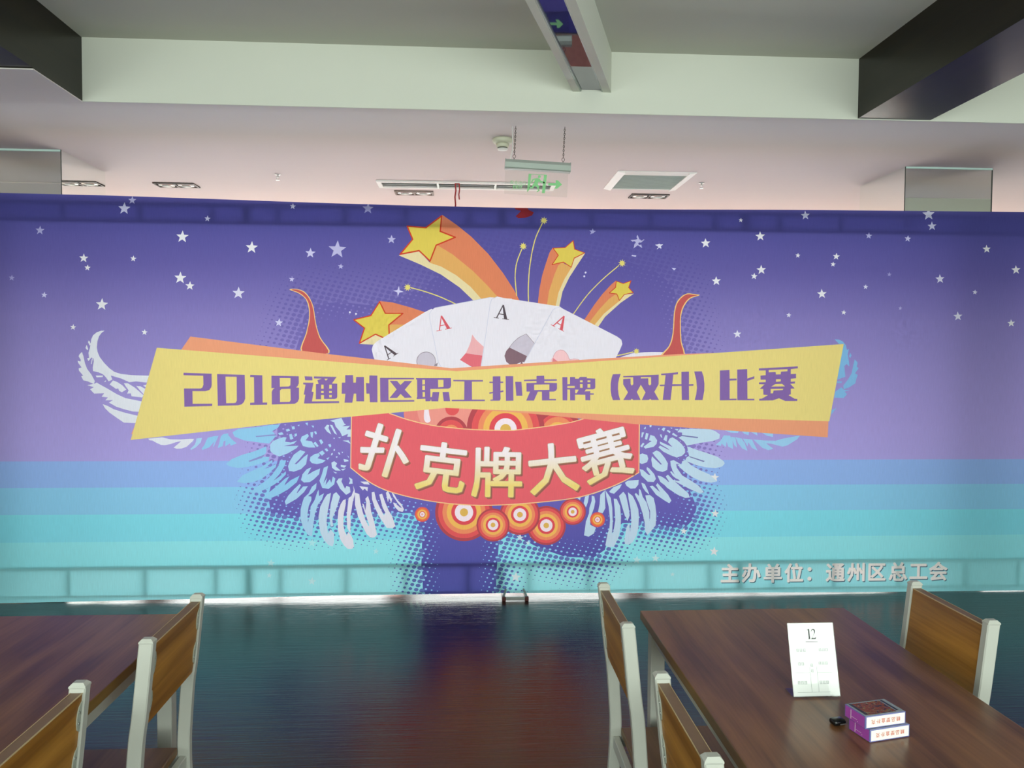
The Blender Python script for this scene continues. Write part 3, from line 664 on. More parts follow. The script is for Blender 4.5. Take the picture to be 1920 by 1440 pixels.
tail3 -586,1730 58,-23 -23,-52 -51,7 -88,4
starfill -559,1939 37,-75 113,1 -91,-75 2,-74 -34,-9 -54,23 -103,-59 32,98 -67,53 109,28
starline -564,1940 39,-79 7,3 -39,79
starline -524,1861 117,1 0,7 -117,-1
starline -410,1870 -94,-78 5,-6 94,78
starline -504,1792 3,-78 7,0 -2,78
starline -496,1721 -40,-11 2,-7 39,10
starline -529,1709 -57,25 -3,-7 57,-25
starline -586,1734 -106,-61 3,-7 107,62
starline -686,1667 34,103 -7,2 -34,-102
starline -652,1770 -72,56 -4,-6 71,-56
starline -726,1818 114,29 -1,7 -114,-29
starline -613,1846 58,93 -6,4 -58,-93
spark 357,2292 -6,-16 6,-2 6,16
spark 352,2280 -8,-21 6,-2 8,21
spark 345,2263 -9,-24 6,-2 9,24
spark 337,2243 -9,-24 7,-3 8,25
spark 330,2222 -7,-23 6,-2 7,23
spark 324,2202 -5,-21 7,-2 4,22
spark 320,2184 -3,-22 6,-1 3,22
spark 317,2166 -2,-22 6,-1 3,23
spark 315,2148 -1,-23 6,-1 2,23
spark 314,2129 0,-25 6,0 0,25
spark 313,2108 2,-28 6,0 -1,28
spark 314,2084 3,-32 7,1 -3,31
spark 317,2056 3,-31 7,0 -4,32
spark 320,2029 3,-28 7,1 -4,27
spark 323,2005 2,-21 6,1 -2,21
spark 371,2334 3,-14 13,6 -7,-13 15,-3 -14,-5 9,-12 -14,4 -1,-14 -8,12 -10,-11 2,15 -14,-2 10,10 -12,8 15,0 -4,14 11,-8
spark 489,2460 -8,-17 6,-3 8,17
spark 483,2446 -11,-23 5,-3 12,23
spark 473,2427 -12,-27 6,-3 12,27
spark 462,2404 -12,-30 6,-2 12,29
spark 451,2378 -10,-31 6,-2 10,31
spark 442,2351 -9,-33 7,-1 8,32
spark 434,2322 -8,-36 7,-1 8,36
spark 427,2290 -7,-37 6,-1 7,37
spark 421,2257 -7,-38 7,-1 6,38
spark 415,2223 -5,-35 6,-1 6,35
spark 410,2192 -4,-34 7,-1 4,34
spark 407,2161 -3,-34 7,0 2,34
spark 404,2131 -2,-33 7,0 2,33
spark 403,2102 -2,-32 7,0 1,32
spark 401,2074 -1,-29 7,-1 1,30
spark 400,2048 0,-28 7,0 0,28
spark 400,2024 0,-28 7,0 0,28
spark 400,2000 1,-25 7,0 -1,25
spark 401,1979 1,-22 6,0 0,22
spark 402,1961 0,-17 7,0 -1,17
spark 505,2502 3,-15 13,7 -7,-13 14,-3 -13,-6 9,-11 -14,4 -1,-15 -8,13 -10,-11 2,14 -15,-2 11,10 -12,8 14,1 -4,14 12,-9
spark 997,2194 -19,-16 4,-4 19,16
spark 981,2180 -26,-21 4,-5 26,22
spark 958,2161 -30,-25 4,-5 29,25
spark 931,2138 -30,-26 4,-4 30,26
spark 904,2114 -27,-24 4,-4 27,24
spark 880,2092 -24,-23 4,-4 24,23
spark 859,2072 -22,-23 4,-4 22,23
spark 839,2052 -21,-23 4,-4 21,23
spark 820,2032 -21,-23 5,-4 20,23
spark 801,2011 -20,-24 4,-3 21,24
spark 783,1990 -21,-27 5,-4 21,27
spark 764,1965 -22,-30 5,-3 22,30
spark 744,1938 -21,-30 5,-3 21,30
spark 725,1911 -17,-26 4,-3 18,26
spark 709,1888 -13,-19 5,-3 13,19
spark 1022,2232 3,-14 13,7 -7,-13 15,-3 -14,-6 9,-12 -14,4 -1,-14 -8,12 -10,-11 2,15 -15,-2 11,10 -12,8 14,1 -4,14 12,-9
spark -359,2028 17,-4 1,7 -16,4
spark -346,2025 22,-5 1,6 -21,6
spark -328,2021 24,-6 2,6 -25,6
spark -308,2016 26,-7 2,6 -26,7
spark -286,2010 24,-7 2,6 -24,7
spark -266,2004 23,-7 2,6 -23,7
spark -247,1998 23,-7 2,6 -23,7
spark -228,1992 23,-8 3,6 -23,8
spark -208,1985 23,-8 3,6 -24,8
spark -188,1978 24,-9 2,6 -24,9
spark -168,1970 27,-11 3,6 -27,11
spark -145,1960 30,-13 3,6 -30,13
spark -119,1949 29,-13 3,6 -29,13
spark -93,1937 25,-12 3,6 -25,12
spark -71,1927 19,-9 3,6 -19,9
spark -376,2059 3,-14 13,7 -7,-13 14,-4 -14,-5 9,-12 -14,5 -1,-15 -7,12 -10,-10 2,14 -15,-2 11,10 -12,8 14,1 -4,14 12,-9
spark 1099,1628 -12,-3 2,-6 11,3
spark 1091,1626 -16,-4 2,-6 15,4
spark 1079,1623 -17,-4 2,-7 17,5
spark 1066,1620 -17,-5 1,-6 18,4
spark 1053,1616 -17,-4 1,-6 17,4
spark 1040,1613 -17,-3 2,-7 16,4
spark 1027,1610 -18,-3 2,-7 18,4
spark 1013,1608 -17,-4 2,-6 17,3
spark 1000,1605 -15,-3 1,-7 16,3
spark 989,1603 -12,-3 1,-6 12,2
spark 1123,1652 3,-12 12,5 -6,-11 12,-3 -12,-5 8,-10 -12,4 -1,-13 -7,11 -8,-9 1,12 -13,-1 10,8 -11,7 13,1 -4,12 10,-8
card -565,1494 -35,93 -10,45 7,24 21,24 315,196 41,21 177,-71 1,-347
card -156,1496 -24,52 -56,276 -3,38 13,24 25,18 356,71 142,-8 -67,-487
pink 39,1732 26,-35 50,-45 7,-40 -5,-16 -113,13 -7,0 21,45 12,33
cardred -3,1610 125,-16 -4,-76 -76,0 -82,49
clubline -197,1557 0,-10 -3,-10 -3,-9 -6,-8 -6,-8 -7,-6 -9,-5 -9,-4 -9,-3 -10,0 -10,0 -9,3 -10,3 -8,5 -7,7 -7,7 -5,9 -4,9 -2,9 -1,10 1,10 2,9 4,10 5,8 7,7 7,7 8,5 9,4 10,2 10,1 9,-1 10,-2 9,-4 8,-5 8,-6 6,-8 5,-8 4,-9 2,-10
club -201,1557 0,-10 -2,-9 -4,-8 -5,-8 -6,-7 -7,-6 -8,-5 -8,-4 -9,-2 -9,-1 -9,1 -9,2 -9,4 -8,5 -7,6 -6,7 -4,7 -4,9 -2,9 -1,9 1,9 2,9 4,9 4,8 6,7 7,6 8,5 9,3 9,2 9,1 9,0 9,-3 8,-3 8,-5 7,-6 6,-7 5,-8 4,-8 2,-9
clubline -204,1536 19,11 -3,-21 -14,-2
card 91,1497 64,434 10,32 38,17 38,-8 368,-52 28,-19 12,-209 -69,-210
club 392,1739 54,-61 -48,-87 -117,58 29,38 35,29
spade 281,1650 117,-57 -17,-39 -17,2 -41,-17 -35,-4 -26,21 -12,38 11,32
clubline 282,1648 30,38 -2,2 -30,-38
clubline 311,1685 36,30 -2,3 -36,-31
clubline 345,1714 48,25 -1,2 -48,-24
clubline 390,1739 55,-63 2,2 -55,63
spade 363,1562 12,-29 -26,0
card 342,1481 38,70 183,342 18,14 28,6 24,-9 358,-178 29,-21 7,-28 -14,-35 -45,-89 -7,-35 -169,-36
pink2 565,1546 -11,22 17,24 9,19 11,13 13,8 13,3 14,-1 13,-6 13,-14 10,-15 6,-15 5,-11 11,0 14,4 14,-1 15,-2 18,-6 15,-8 16,-14 -13,-11 -102,1
cardred2 567,1584 48,-35 -50,-3
pinkline 567,1551 1,20 -3,0 -1,-20
pinkline 568,1569 4,24 -2,0 -5,-24
pinkline 572,1591 9,19 -2,2 -10,-20
pinkline 580,1609 13,15 -3,2 -12,-15
pinkline 591,1623 14,9 -1,2 -14,-9
pinkline 603,1631 15,3 0,3 -15,-4
pinkline 616,1634 15,-2 1,3 -15,2
pinkline 629,1633 15,-7 1,3 -14,7
pinkline 642,1627 14,-14 2,2 -14,14
pinkline 655,1614 12,-17 2,2 -12,17
pinkline 666,1599 6,-17 2,1 -6,17
pinkline 671,1584 6,-13 3,1 -6,13
pinkline 677,1571 13,1 0,3 -13,-1
pinkline 689,1572 15,4 -1,2 -15,-4
pinkline 702,1575 16,0 0,3 -16,0
pinkline 716,1575 17,-3 0,3 -17,3
pinkline 731,1573 20,-8 1,3 -20,8
pinkline 749,1566 16,-8 1,2 -16,8
cardline -144,1496 -35,54 -3,-2 36,-54
cardline -178,1547 -56,279 -3,-1 56,-278
cardline -234,1824 -4,39 -3,0 4,-40
cardline -238,1861 14,26 -2,1 -15,-26
cardline -225,1885 25,18 -2,3 -25,-19
cardline -202,1902 358,71 -1,3 -358,-71
cardline 99,1513 57,419 -3,1 -57,-419
cardline 156,1930 11,33 -3,1 -11,-33
cardline 165,1961 40,18 -2,3 -39,-18
cardline 381,1549 184,344 -3,2 -184,-344
cardline 564,1892 18,15 -2,2 -18,-15
cardline 580,1906 30,6 -1,3 -30,-6
aceblk -531,1654 6,4 29,-88 -6,-4
aceblk -532,1653 8,5 79,-54 -16,-11
aceblk -510,1593 34,22 -4,4 -31,-21
aceblk -512,1560 25,16 -3,3 -24,-16
aceblk -470,1587 32,21 -3,3 -31,-21
acered -165,1851 7,2 -13,-97 -7,-2
acered -167,1851 10,2 55,-83 -22,-5
acered -173,1784 45,9 -3,5 -42,-9
acered -192,1751 33,7 -1,4 -33,-7
acered -136,1763 42,9 0,4 -43,-9
aceblk 237,1927 7,-1 -44,-87 -8,1
aceblk 235,1927 10,-1 23,-96 -22,3
aceblk 207,1866 45,-6 -2,6 -41,5
aceblk 179,1842 32,-4 1,4 -33,4
aceblk 234,1835 43,-6 0,4 -42,6
acered 636,1859 7,-4 -73,-66 -6,4
acered 635,1860 9,-5 -13,-96 -20,10
acered 586,1812 40,-20 1,6 -36,18
acered 552,1799 29,-15 2,4 -29,14
acered 601,1774 38,-19 2,3 -38,19
blob -155,1218 -2,-20 -4,-19 -8,-18 -10,-17 -12,-15 -15,-13 -17,-10 -18,-8 -19,-4 -20,-2 -19,2 -19,4 -18,8 -17,10 -15,13 -12,15 -10,17 -8,18 -4,19 -2,19 2,20 4,19 8,18 10,17 12,15 15,13 17,10 18,8 19,4 19,2 20,-2 19,-4 18,-8 16,-10 15,-13 13,-15 10,-16 8,-19 4,-19
blob2 85,1253 -3,-32 -7,-31 -12,-29 -17,-27 -20,-24 -24,-21 -27,-17 -29,-12 -31,-7 -32,-3 -31,3 -31,7 -29,12 -27,17 -24,21 -20,24 -17,27 -12,29 -7,31 -3,31 3,32 7,31 12,29 16,27 21,24 24,21 26,16 29,12 31,8 31,2 32,-2 31,-7 29,-12 27,-17 24,-20 21,-24 16,-27 12,-30 8,-30
ring_r -44,1249 -1,-7 -1,-7 -3,-6 -4,-6 -4,-6 -6,-4 -6,-4 -6,-3 -7,-2 -7,0 -7,0 -7,2 -7,3 -6,3 -5,5 -5,5 -3,7 -3,6 -2,7 0,7 0,7 2,7 2,7 4,6 5,5 5,5 6,3 7,3 7,2 7,0 7,0 7,-2 6,-2 6,-4 6,-5 4,-5 4,-6 3,-7 1,-7
ring_w -266,1252 10,5 11,-5 4,-20 3,-25 5,-19 4,-16 -5,-9 -8,-5 -8,-2 -9,2 -8,8 -6,13 -1,19 1,20 2,19
ring_d 12,1089 -1,-17 -4,-17 -7,-16 -8,-14 -11,-13 -13,-11 -15,-9 -15,-7 -17,-3 -17,-2 -16,2 -17,4 -15,6 -15,9 -13,11 -11,13 -9,14 -6,16 -4,17 -1,17 1,17 4,16 6,16 9,14 11,13 13,11 14,9 16,7 16,3 17,2 17,-1 16,-4 16,-7 14,-9 13,-11 11,-13 9,-14 7,-16 4,-16
ring_r -10,1089 -1,-14 -3,-13 -5,-13 -7,-11 -9,-11 -10,-9 -11,-7 -13,-5 -13,-3 -14,-1 -13,1 -13,3 -13,5 -11,8 -11,8 -8,11 -7,11 -6,13 -3,13 -1,14 1,13 3,13 5,13 7,11 9,11 10,9 12,7 12,5 14,3 13,1 13,-1 14,-3 12,-5 12,-7 10,-9 9,-10 7,-12 5,-13 3,-13
ring_o -42,1089 -1,-9 -2,-8 -3,-8 -4,-7 -6,-7 -6,-5 -7,-5 -8,-3 -8,-2 -9,-1 -8,1 -8,2 -8,3 -7,5 -7,5 -5,7 -5,7 -3,8 -2,8 -1,9 1,8 2,8 3,8 5,7 5,7 6,5 8,5 7,3 9,2 8,1 8,-1 9,-2 8,-3 7,-5 6,-5 6,-7 4,-7 3,-8 2,-8
ring_d 767,1088 -2,-25 -5,-25 -10,-23 -13,-22 -17,-19 -19,-17 -22,-13 -23,-10 -25,-6 -25,-2 -26,2 -25,6 -23,10 -22,13 -19,17 -17,19 -13,22 -10,23 -6,25 -3,25 2,26 6,24 10,24 13,21 16,20 19,16 22,13 23,10 25,6 25,2 26,-2 24,-6 24,-9 22,-14 19,-16 17,-19 14,-22 10,-24 6,-24
ring_r 735,1088 -2,-20 -5,-20 -7,-19 -11,-17 -13,-15 -15,-14 -18,-10 -18,-8 -20,-5 -21,-1 -20,1 -20,5 -19,8 -17,11 -16,13 -13,15 -11,18 -8,18 -4,20 -2,20 1,21 5,19 8,19 10,17 13,16 15,13 18,11 18,7 20,5 20,2 21,-2 20,-4 19,-8 17,-11 16,-13 13,-15 11,-18 8,-19 5,-19
ring_o 712,1088 -1,-16 -4,-17 -7,-15 -8,-15 -11,-12 -13,-11 -14,-9 -16,-6 -16,-4 -17,-2 -16,2 -17,4 -15,6 -15,9 -13,11 -11,13 -9,14 -6,15 -4,17 -2,16 2,17 3,16 7,16 8,14 11,13 13,11 14,9 16,6 16,4 17,1 16,-1 17,-4 15,-6 15,-9 13,-11 11,-13 9,-14 6,-16 4,-16
ring_y 678,1088 -1,-11 -3,-11 -4,-11 -6,-10 -7,-8 -9,-8 -10,-6 -10,-4 -12,-3 -11,-1 -11,1 -12,3 -10,4 -10,6 -9,8 -7,9 -6,9 -5,11 -3,11 -1,11 1,12 3,11 4,10 6,10 7,9 9,7 10,6 10,5 12,2 11,1 11,-1 12,-2 10,-5 10,-6 9,-7 7,-9 6,-10 5,-10 3,-11
ring_d 516,1113 -3,-40 -9,-39 -15,-38 -21,-34 -26,-31 -30,-26 -35,-21 -37,-15 -39,-9 -40,-3 -40,3 -39,9 -37,16 -34,21 -31,26 -26,31 -21,34 -15,37 -10,39 -3,40 3,40 9,39 15,37 21,34 26,30 30,26 34,21 37,16 39,9 40,4 39,-3 39,-10 38,-15 34,-21 31,-26 26,-30 21,-35 16,-37 10,-39
ring_r 484,1113 -2,-35 -8,-34 -14,-33 -18,-30 -23,-27 -26,-23 -30,-18 -33,-13 -34,-9 -35,-2 -35,3 -34,8 -33,13 -30,19 -26,23 -23,27 -19,30 -13,32 -8,34 -3,35 2,35 8,34 14,32 18,30 22,27 27,23 30,18 32,14 34,8 35,3 35,-3 34,-8 32,-13 30,-19 27,-22 23,-27 19,-30 14,-33 8,-34
ring_o 442,1113 -2,-28 -7,-28 -11,-27 -14,-24 -19,-22 -21,-18 -25,-15 -26,-11 -28,-7 -28,-2 -29,2 -27,7 -27,11 -24,15 -22,19 -18,21 -15,25 -11,26 -7,28 -2,28 2,28 6,28 11,26 15,25 18,21 22,19 24,15 26,11 28,6 28,3 28,-3 28,-6 26,-11 25,-15 22,-18 18,-22 15,-24 11,-27 7,-27
ring_y 407,1113 -2,-23 -5,-23 -9,-21 -12,-20 -15,-17 -17,-15 -20,-12 -21,-9 -22,-6 -23,-1 -23,2 -23,5 -21,9 -20,12 -18,15 -15,18 -12,19 -9,22 -5,22 -2,23 2,23 5,22 9,22 12,19 15,18 17,15 20,12 21,9 22,5 23,2 23,-2 23,-5 21,-9 20,-12 17,-15 15,-17 13,-20 9,-21 5,-23
ring_r2 367,1113 -1,-17 -4,-16 -6,-16 -9,-14 -11,-13 -13,-11 -14,-9 -15,-6 -17,-4 -17,-2 -16,2 -17,4 -15,6 -15,9 -13,11 -11,13 -8,14 -7,16 -4,16 -1,17 1,17 4,16 6,16 9,14 11,13 12,11 15,9 15,6 17,4 16,1 17,-1 16,-4 16,-6 14,-9 13,-11 11,-13 9,-14 7,-16 4,-16
ring_w 333,1113 -1,-11 -2,-12 -5,-10 -6,-10 -7,-9 -9,-7 -9,-6 -11,-5 -11,-3 -12,0 -11,0 -11,3 -11,5 -10,6 -9,7 -7,9 -6,10 -5,10 -3,12 0,11 0,12 3,11 4,10 6,10 8,9 8,7 10,6 11,5 11,3 11,0 12,0 11,-3 11,-4 10,-7 8,-7 8,-9 6,-10 5,-10 2,-11
ring_c 295,1113 -1,-5 -1,-6 -2,-5 -3,-5 -3,-4 -4,-3 -5,-3 -5,-2 -6,-2 -5,0 -5,0 -6,2 -5,2 -5,3 -4,3 -3,4 -3,5 -2,5 -2,6 0,5 0,6 1,5 3,5 2,5 4,4 4,3 5,3 5,2 5,2 6,0 5,0 5,-2 6,-2 4,-3 4,-3 4,-4 3,-5 2,-5 1,-5
ring_d 178,566 -2,-30 -7,-29 -11,-28 -15,-25 -20,-23 -22,-19 -25,-15 -28,-12 -28,-6 -30,-3 -30,3 -28,7 -28,12 -25,16 -23,19 -19,23 -15,26 -12,27 -7,29 -2,30 2,30 7,29 11,27 16,25 19,23 22,19 25,16 28,11 28,7 30,2 29,-3 29,-7 27,-11 26,-16 22,-19 20,-23 15,-26 12,-27 7,-29
ring_r 159,566 -2,-27 -6,-26 -10,-25 -14,-23 -17,-20 -20,-17 -23,-14 -25,-11 -26,-6 -26,-1 -27,2 -26,6 -24,11 -23,14 -20,18 -18,20 -14,23 -10,25 -6,26 -2,27 2,27 6,26 10,24 14,23 17,21 20,17 23,14 24,10 26,6 27,2 26,-2 26,-7 25,-10 23,-14 20,-18 17,-20 15,-23 10,-25 6,-26
ring_o 131,566 -2,-22 -5,-22 -8,-21 -12,-19 -14,-17 -17,-14 -19,-12 -20,-8 -22,-5 -22,-2 -22,2 -22,5 -20,9 -19,12 -17,15 -15,17 -11,19 -9,21 -5,22 -2,22 2,22 5,22 8,20 12,19 14,17 17,15 19,11 20,9 22,5 22,1 22,-1 22,-6 20,-8 19,-12 17,-15 15,-17 11,-19 9,-21 5,-22
ring_y 103,566 -2,-18 -4,-17 -6,-17 -10,-15 -11,-13 -14,-12 -15,-9 -16,-7 -18,-4 -17,-1 -18,1 -17,5 -17,7 -15,9 -13,12 -12,13 -9,16 -7,16 -4,18 -2,18 2,17 4,18 6,16 10,16 11,13 14,12 15,9 16,7 17,4 18,1 18,-1 17,-5 16,-7 16,-9 13,-12 12,-13 9,-16 7,-16 4,-18
ring_r2 72,566 -1,-13 -3,-12 -5,-13 -6,-11 -9,-10 -10,-8 -11,-7 -12,-5 -12,-3 -13,-1 -13,1 -13,3 -12,6 -11,7 -10,8 -9,10 -6,11 -5,13 -4,12 -1,13 1,14 3,12 5,12 7,12 9,9 9,9 11,7 12,5 13,3 13,1 13,-1 13,-4 12,-5 11,-7 10,-8 8,-10 7,-11 5,-13 3,-12
ring_w 50,567 -1,-10 -2,-9 -4,-9 -5,-8 -6,-7 -7,-7 -8,-5 -9,-3 -9,-2 -9,-1 -10,1 -9,2 -9,4 -8,5 -7,6 -6,7 -5,9 -4,8 -2,10 -1,9 1,10 2,9 4,9 4,8 7,7 7,6 8,5 9,4 9,2 9,1 10,-1 9,-2 9,-4 8,-5 7,-6 6,-8 5,-8 4,-9 2,-9
ring_c 16,567 -1,-4 -1,-4 -1,-4 -2,-4 -3,-3 -3,-3 -4,-2 -3,-1 -4,-1 -5,-1 -4,1 -4,1 -4,1 -3,2 -3,3 -3,3 -2,4 -2,4 -1,4 0,4 0,4 1,4 2,4 2,4 3,3 3,3 3,2 4,1 4,1 4,1 4,-1 4,-1 4,-1 4,-3 3,-2 3,-4 2,-3 1,-4 1,-4
ring_d 662,475 -1,-20 -5,-20 -8,-19 -10,-17 -13,-16 -16,-13 -17,-10 -19,-8 -20,-5 -20,-1 -20,2 -20,5 -19,8 -17,10 -16,14 -13,15 -11,18 -7,19 -5,20 -2,20 1,20 5,20 8,19 10,17 13,15 16,13 17,11 18,8 20,4 20,2 21,-2 19,-5 19,-8 18,-10 15,-14 14,-15 10,-18 8,-19 5,-20
ring_r 649,475 -1,-18 -4,-18 -7,-17 -10,-16 -12,-13 -13,-12 -16,-10 -17,-7 -18,-4 -18,-1 -18,2 -18,4 -17,7 -16,10 -14,12 -11,14 -10,16 -7,17 -5,18 -1,18 1,18 4,18 7,17 10,15 11,14 14,12 16,9 17,7 17,4 18,2 19,-2 18,-4 16,-7 16,-10 14,-12 12,-14 10,-16 7,-17 4,-18
ring_o 630,475 -2,-15 -3,-15 -6,-14 -8,-13 -9,-11 -12,-10 -13,-8 -14,-6 -15,-3 -15,-2 -15,2 -15,3 -14,6 -13,9 -12,10 -10,11 -8,13 -6,15 -3,14 -2,16 1,15 4,15 6,14 7,13 10,11 12,10 13,8 14,6 14,3 16,1 15,-1 15,-4 14,-6 13,-8 12,-10 10,-11 8,-13 6,-15 3,-14
ring_y 610,475 -1,-12 -3,-12 -4,-11 -6,-10 -8,-10 -10,-7 -10,-7 -11,-4 -12,-3 -12,-1 -12,1 -12,3 -11,5 -11,6 -9,8 -8,10 -7,10 -4,11 -3,12 -1,13 1,12 2,12 5,11 6,10 8,9 9,8 11,7 11,4 12,3 12,1 12,-1 12,-3 11,-5 11,-6 9,-8 8,-10 6,-10 5,-11 3,-12
ring_r2 589,476 0,-9 -2,-9 -4,-8 -4,-8 -6,-7 -7,-6 -7,-4 -9,-4 -8,-2 -9,0 -9,1 -9,2 -8,3 -8,5 -7,6 -6,7 -4,7 -4,9 -2,8 -1,9 1,9 2,9 3,8 5,8 6,7 7,5 7,5 8,3 9,2 9,1 9,-1 9,-2 8,-3 7,-5 7,-6 6,-7 5,-7 3,-9 3,-8
ring_w 574,476 -1,-7 -1,-6 -3,-6 -3,-6 -4,-5 -5,-4 -6,-3 -6,-3 -6,-1 -6,-1 -7,1 -6,2 -6,2 -6,4 -5,4 -4,5 -3,5 -3,6 -2,7 0,6 0,7 2,6 2,6 4,6 4,5 5,4 5,3 6,3 7,1 6,1 6,-1 7,-2 6,-2 5,-4 5,-4 5,-5 3,-5 3,-6 1,-7
ring_c 550,476 0,-3 0,-3 -1,-2 -2,-3 -2,-2 -2,-2 -2,-1 -3,-1 -3,-1 -3,0 -2,0 -3,1 -3,1 -2,1 -2,2 -2,2 -2,3 -1,2 -1,3 0,3 0,3 1,3 1,2 2,3 1,2 3,2 2,1 3,1 2,1 3,0 3,0 3,-1 2,-1 3,-1 2,-2 2,-2 1,-3 2,-3 0,-2
ring_d 491,548 -1,-21 -5,-20 -8,-20 -11,-18 -14,-16 -15,-13 -18,-11 -20,-8 -20,-5 -21,-1 -21,1 -21,5 -19,9 -18,11 -16,14 -14,16 -11,18 -8,19 -5,21 -2,21 2,21 5,20 8,20 10,18 14,16 16,13 18,11 19,8 20,5 21,1 21,-1 21,-5 19,-8 18,-12 16,-13 14,-16 11,-19 8,-19 5,-21
ring_r 478,548 -2,-19 -4,-18 -7,-18 -10,-16 -12,-14 -14,-12 -17,-10 -17,-7 -18,-5 -19,-1 -19,2 -19,4 -17,8 -16,10 -15,12 -12,15 -10,16 -7,17 -5,19 -1,19 1,19 4,18 8,18 9,16 13,14 14,12 16,10 17,7 19,5 18,1 19,-2 19,-4 17,-7 16,-10 15,-13 12,-14 10,-17 8,-17 4,-19
ring_o 458,548 -2,-15 -3,-16 -6,-14 -8,-14 -10,-12 -12,-10 -14,-8 -14,-6 -16,-4 -15,-1 -16,2 -15,3 -15,7 -13,8 -12,10 -11,12 -8,14 -6,15 -4,15 -1,16 1,15 4,16 5,14 9,14 10,12 12,10 13,8 15,6 15,4 15,1 16,-1 16,-4 14,-6 14,-9 12,-10 10,-12 8,-14 6,-14 4,-16
ring_y 437,549 0,-13 -3,-12 -5,-12 -7,-11 -8,-9 -9,-9 -11,-6 -12,-5 -12,-3 -12,-1 -13,1 -12,4 -12,4 -11,7 -9,8 -9,10 -6,11 -5,12 -3,12 -1,13 1,12 3,12 4,12 7,11 8,9 10,9 10,6 12,5 12,3 13,1 12,-1 12,-3 12,-5 11,-7 10,-8 8,-10 6,-11 5,-11 3,-13
ring_r2 416,549 -1,-10 -2,-9 -3,-8 -5,-8 -6,-7 -7,-6 -8,-5 -8,-3 -9,-2 -10,-1 -9,1 -9,2 -8,4 -8,4 -7,7 -6,7 -5,8 -4,8 -2,9 -1,9 1,10 2,9 3,8 5,8 6,7 7,6 8,5 9,3 9,3 9,0 9,-1 9,-2 8,-3 8,-5 7,-6 7,-7 4,-8 4,-9 2,-9
ring_w 400,549 -1,-7 -1,-6 -3,-7 -3,-5 -4,-6 -6,-4 -5,-3 -6,-3 -7,-1 -7,-1 -6,1 -7,1 -6,3 -6,3 -5,5 -4,5 -4,6 -3,6 -1,7 -1,6 1,7 1,7 3,6 3,6 5,5 5,4 5,4 7,2 6,2 7,0 7,0 6,-2 6,-3 6,-3 5,-5 5,-5 3,-6 3,-6 1,-6
ring_c 376,549 0,-3 -1,-3 -1,-3 -2,-2 -2,-2 -2,-2 -2,-2 -3,-1 -3,-1 -3,0 -3,1 -3,0 -2,1 -3,2 -2,2 -2,2 -2,3 -1,2 0,3 -1,3 1,3 0,3 1,3 2,2 2,2 2,2 2,2 3,1 3,1 3,0 3,0 3,-1 2,-1 3,-2 2,-2 2,-2 2,-2 1,-3 1,-3
ring_d 289,481 -1,-17 -4,-17 -6,-15 -9,-15 -11,-13 -13,-11 -15,-9 -16,-7 -16,-3 -17,-2 -17,2 -17,4 -16,7 -14,9 -13,11 -12,13 -8,15 -7,16 -4,17 -2,17 2,17 4,17 6,15 9,15 11,13 13,11 14,9 16,6 17,4 17,2 17,-2 16,-4 16,-7 15,-9 13,-11 11,-13 9,-15 7,-16 4,-17
ring_r 278,481 -1,-15 -3,-15 -6,-14 -8,-14 -10,-11 -12,-10 -13,-8 -14,-6 -15,-4 -15,-1 -16,2 -15,3 -14,6 -13,9 -12,10 -10,12 -8,13 -6,14 -3,15 -2,16 1,15 4,15 6,14 8,13 10,12 11,10 13,8 15,6 14,3 16,2 15,-2 15,-3 14,-6 13,-9 12,-10 10,-12 8,-13 6,-14 4,-15
ring_o 262,481 -1,-12 -3,-13 -5,-12 -6,-11 -9,-10 -9,-8 -11,-7 -12,-4 -13,-3 -12,-1 -13,1 -13,3 -12,5 -10,7 -10,8 -9,10 -6,11 -5,12 -3,13 -1,13 1,12 3,13 4,12 7,11 8,10 10,8 11,6 12,5 12,3 13,1 13,-1 12,-3 12,-5 11,-7 10,-8 8,-10 7,-11 5,-12 3,-13
ring_y 246,482 -1,-11 -3,-10 -3,-9 -6,-9 -6,-8 -8,-6 -9,-6 -9,-4 -10,-2 -11,-1 -10,1 -10,3 -9,4 -9,5 -8,7 -6,8 -6,9 -4,9 -2,10 -1,10 1,11 2,10 4,9 5,9 7,8 8,6 8,6 10,4 10,2 10,1 10,-1 10,-3 10,-4 8,-5 8,-7 7,-8 5,-9 4,-9 3,-10
ring_r2 228,482 0,-8 -2,-7 -3,-7 -4,-7 -5,-5 -5,-5 -7,-4 -7,-3 -7,-2 -8,0 -7,0 -7,2 -7,3 -7,4 -6,5 -4,6 -4,6 -3,7 -2,8 -1,7 1,8 2,7 2,7 4,7 5,5 6,5 6,4 7,3 7,2 8,0 7,0 8,-2 7,-3 6,-4 6,-5 5,-6 4,-6 3,-7 1,-8
ring_w 215,482 0,-6 -2,-5 -2,-5 -3,-5 -3,-4 -4,-3 -5,-3 -5,-2 -5,-2 -6,0 -5,0 -5,2 -5,2 -5,3 -4,3 -4,5 -3,4 -2,5 -1,6 -1,5 1,6 1,5 2,5 3,5 3,4 5,4 4,2 5,2 6,2 5,0 5,0 6,-2 5,-2 5,-3 4,-3 3,-5 3,-4 2,-5 2,-6
ring_c 195,482 0,-2 0,-3 -1,-2 -1,-2 -2,-2 -2,-1 -2,-2 -2,-1 -2,0 -3,0 -2,0 -2,0 -3,1 -2,2 -2,1 -1,2 -1,2 -1,2 -1,3 0,2 0,3 1,2 1,2 1,2 1,2 2,2 2,1 2,1 3,0 2,0 2,0 3,0 2,-1 2,-2 2,-1 1,-2 2,-2 1,-2 0,-3
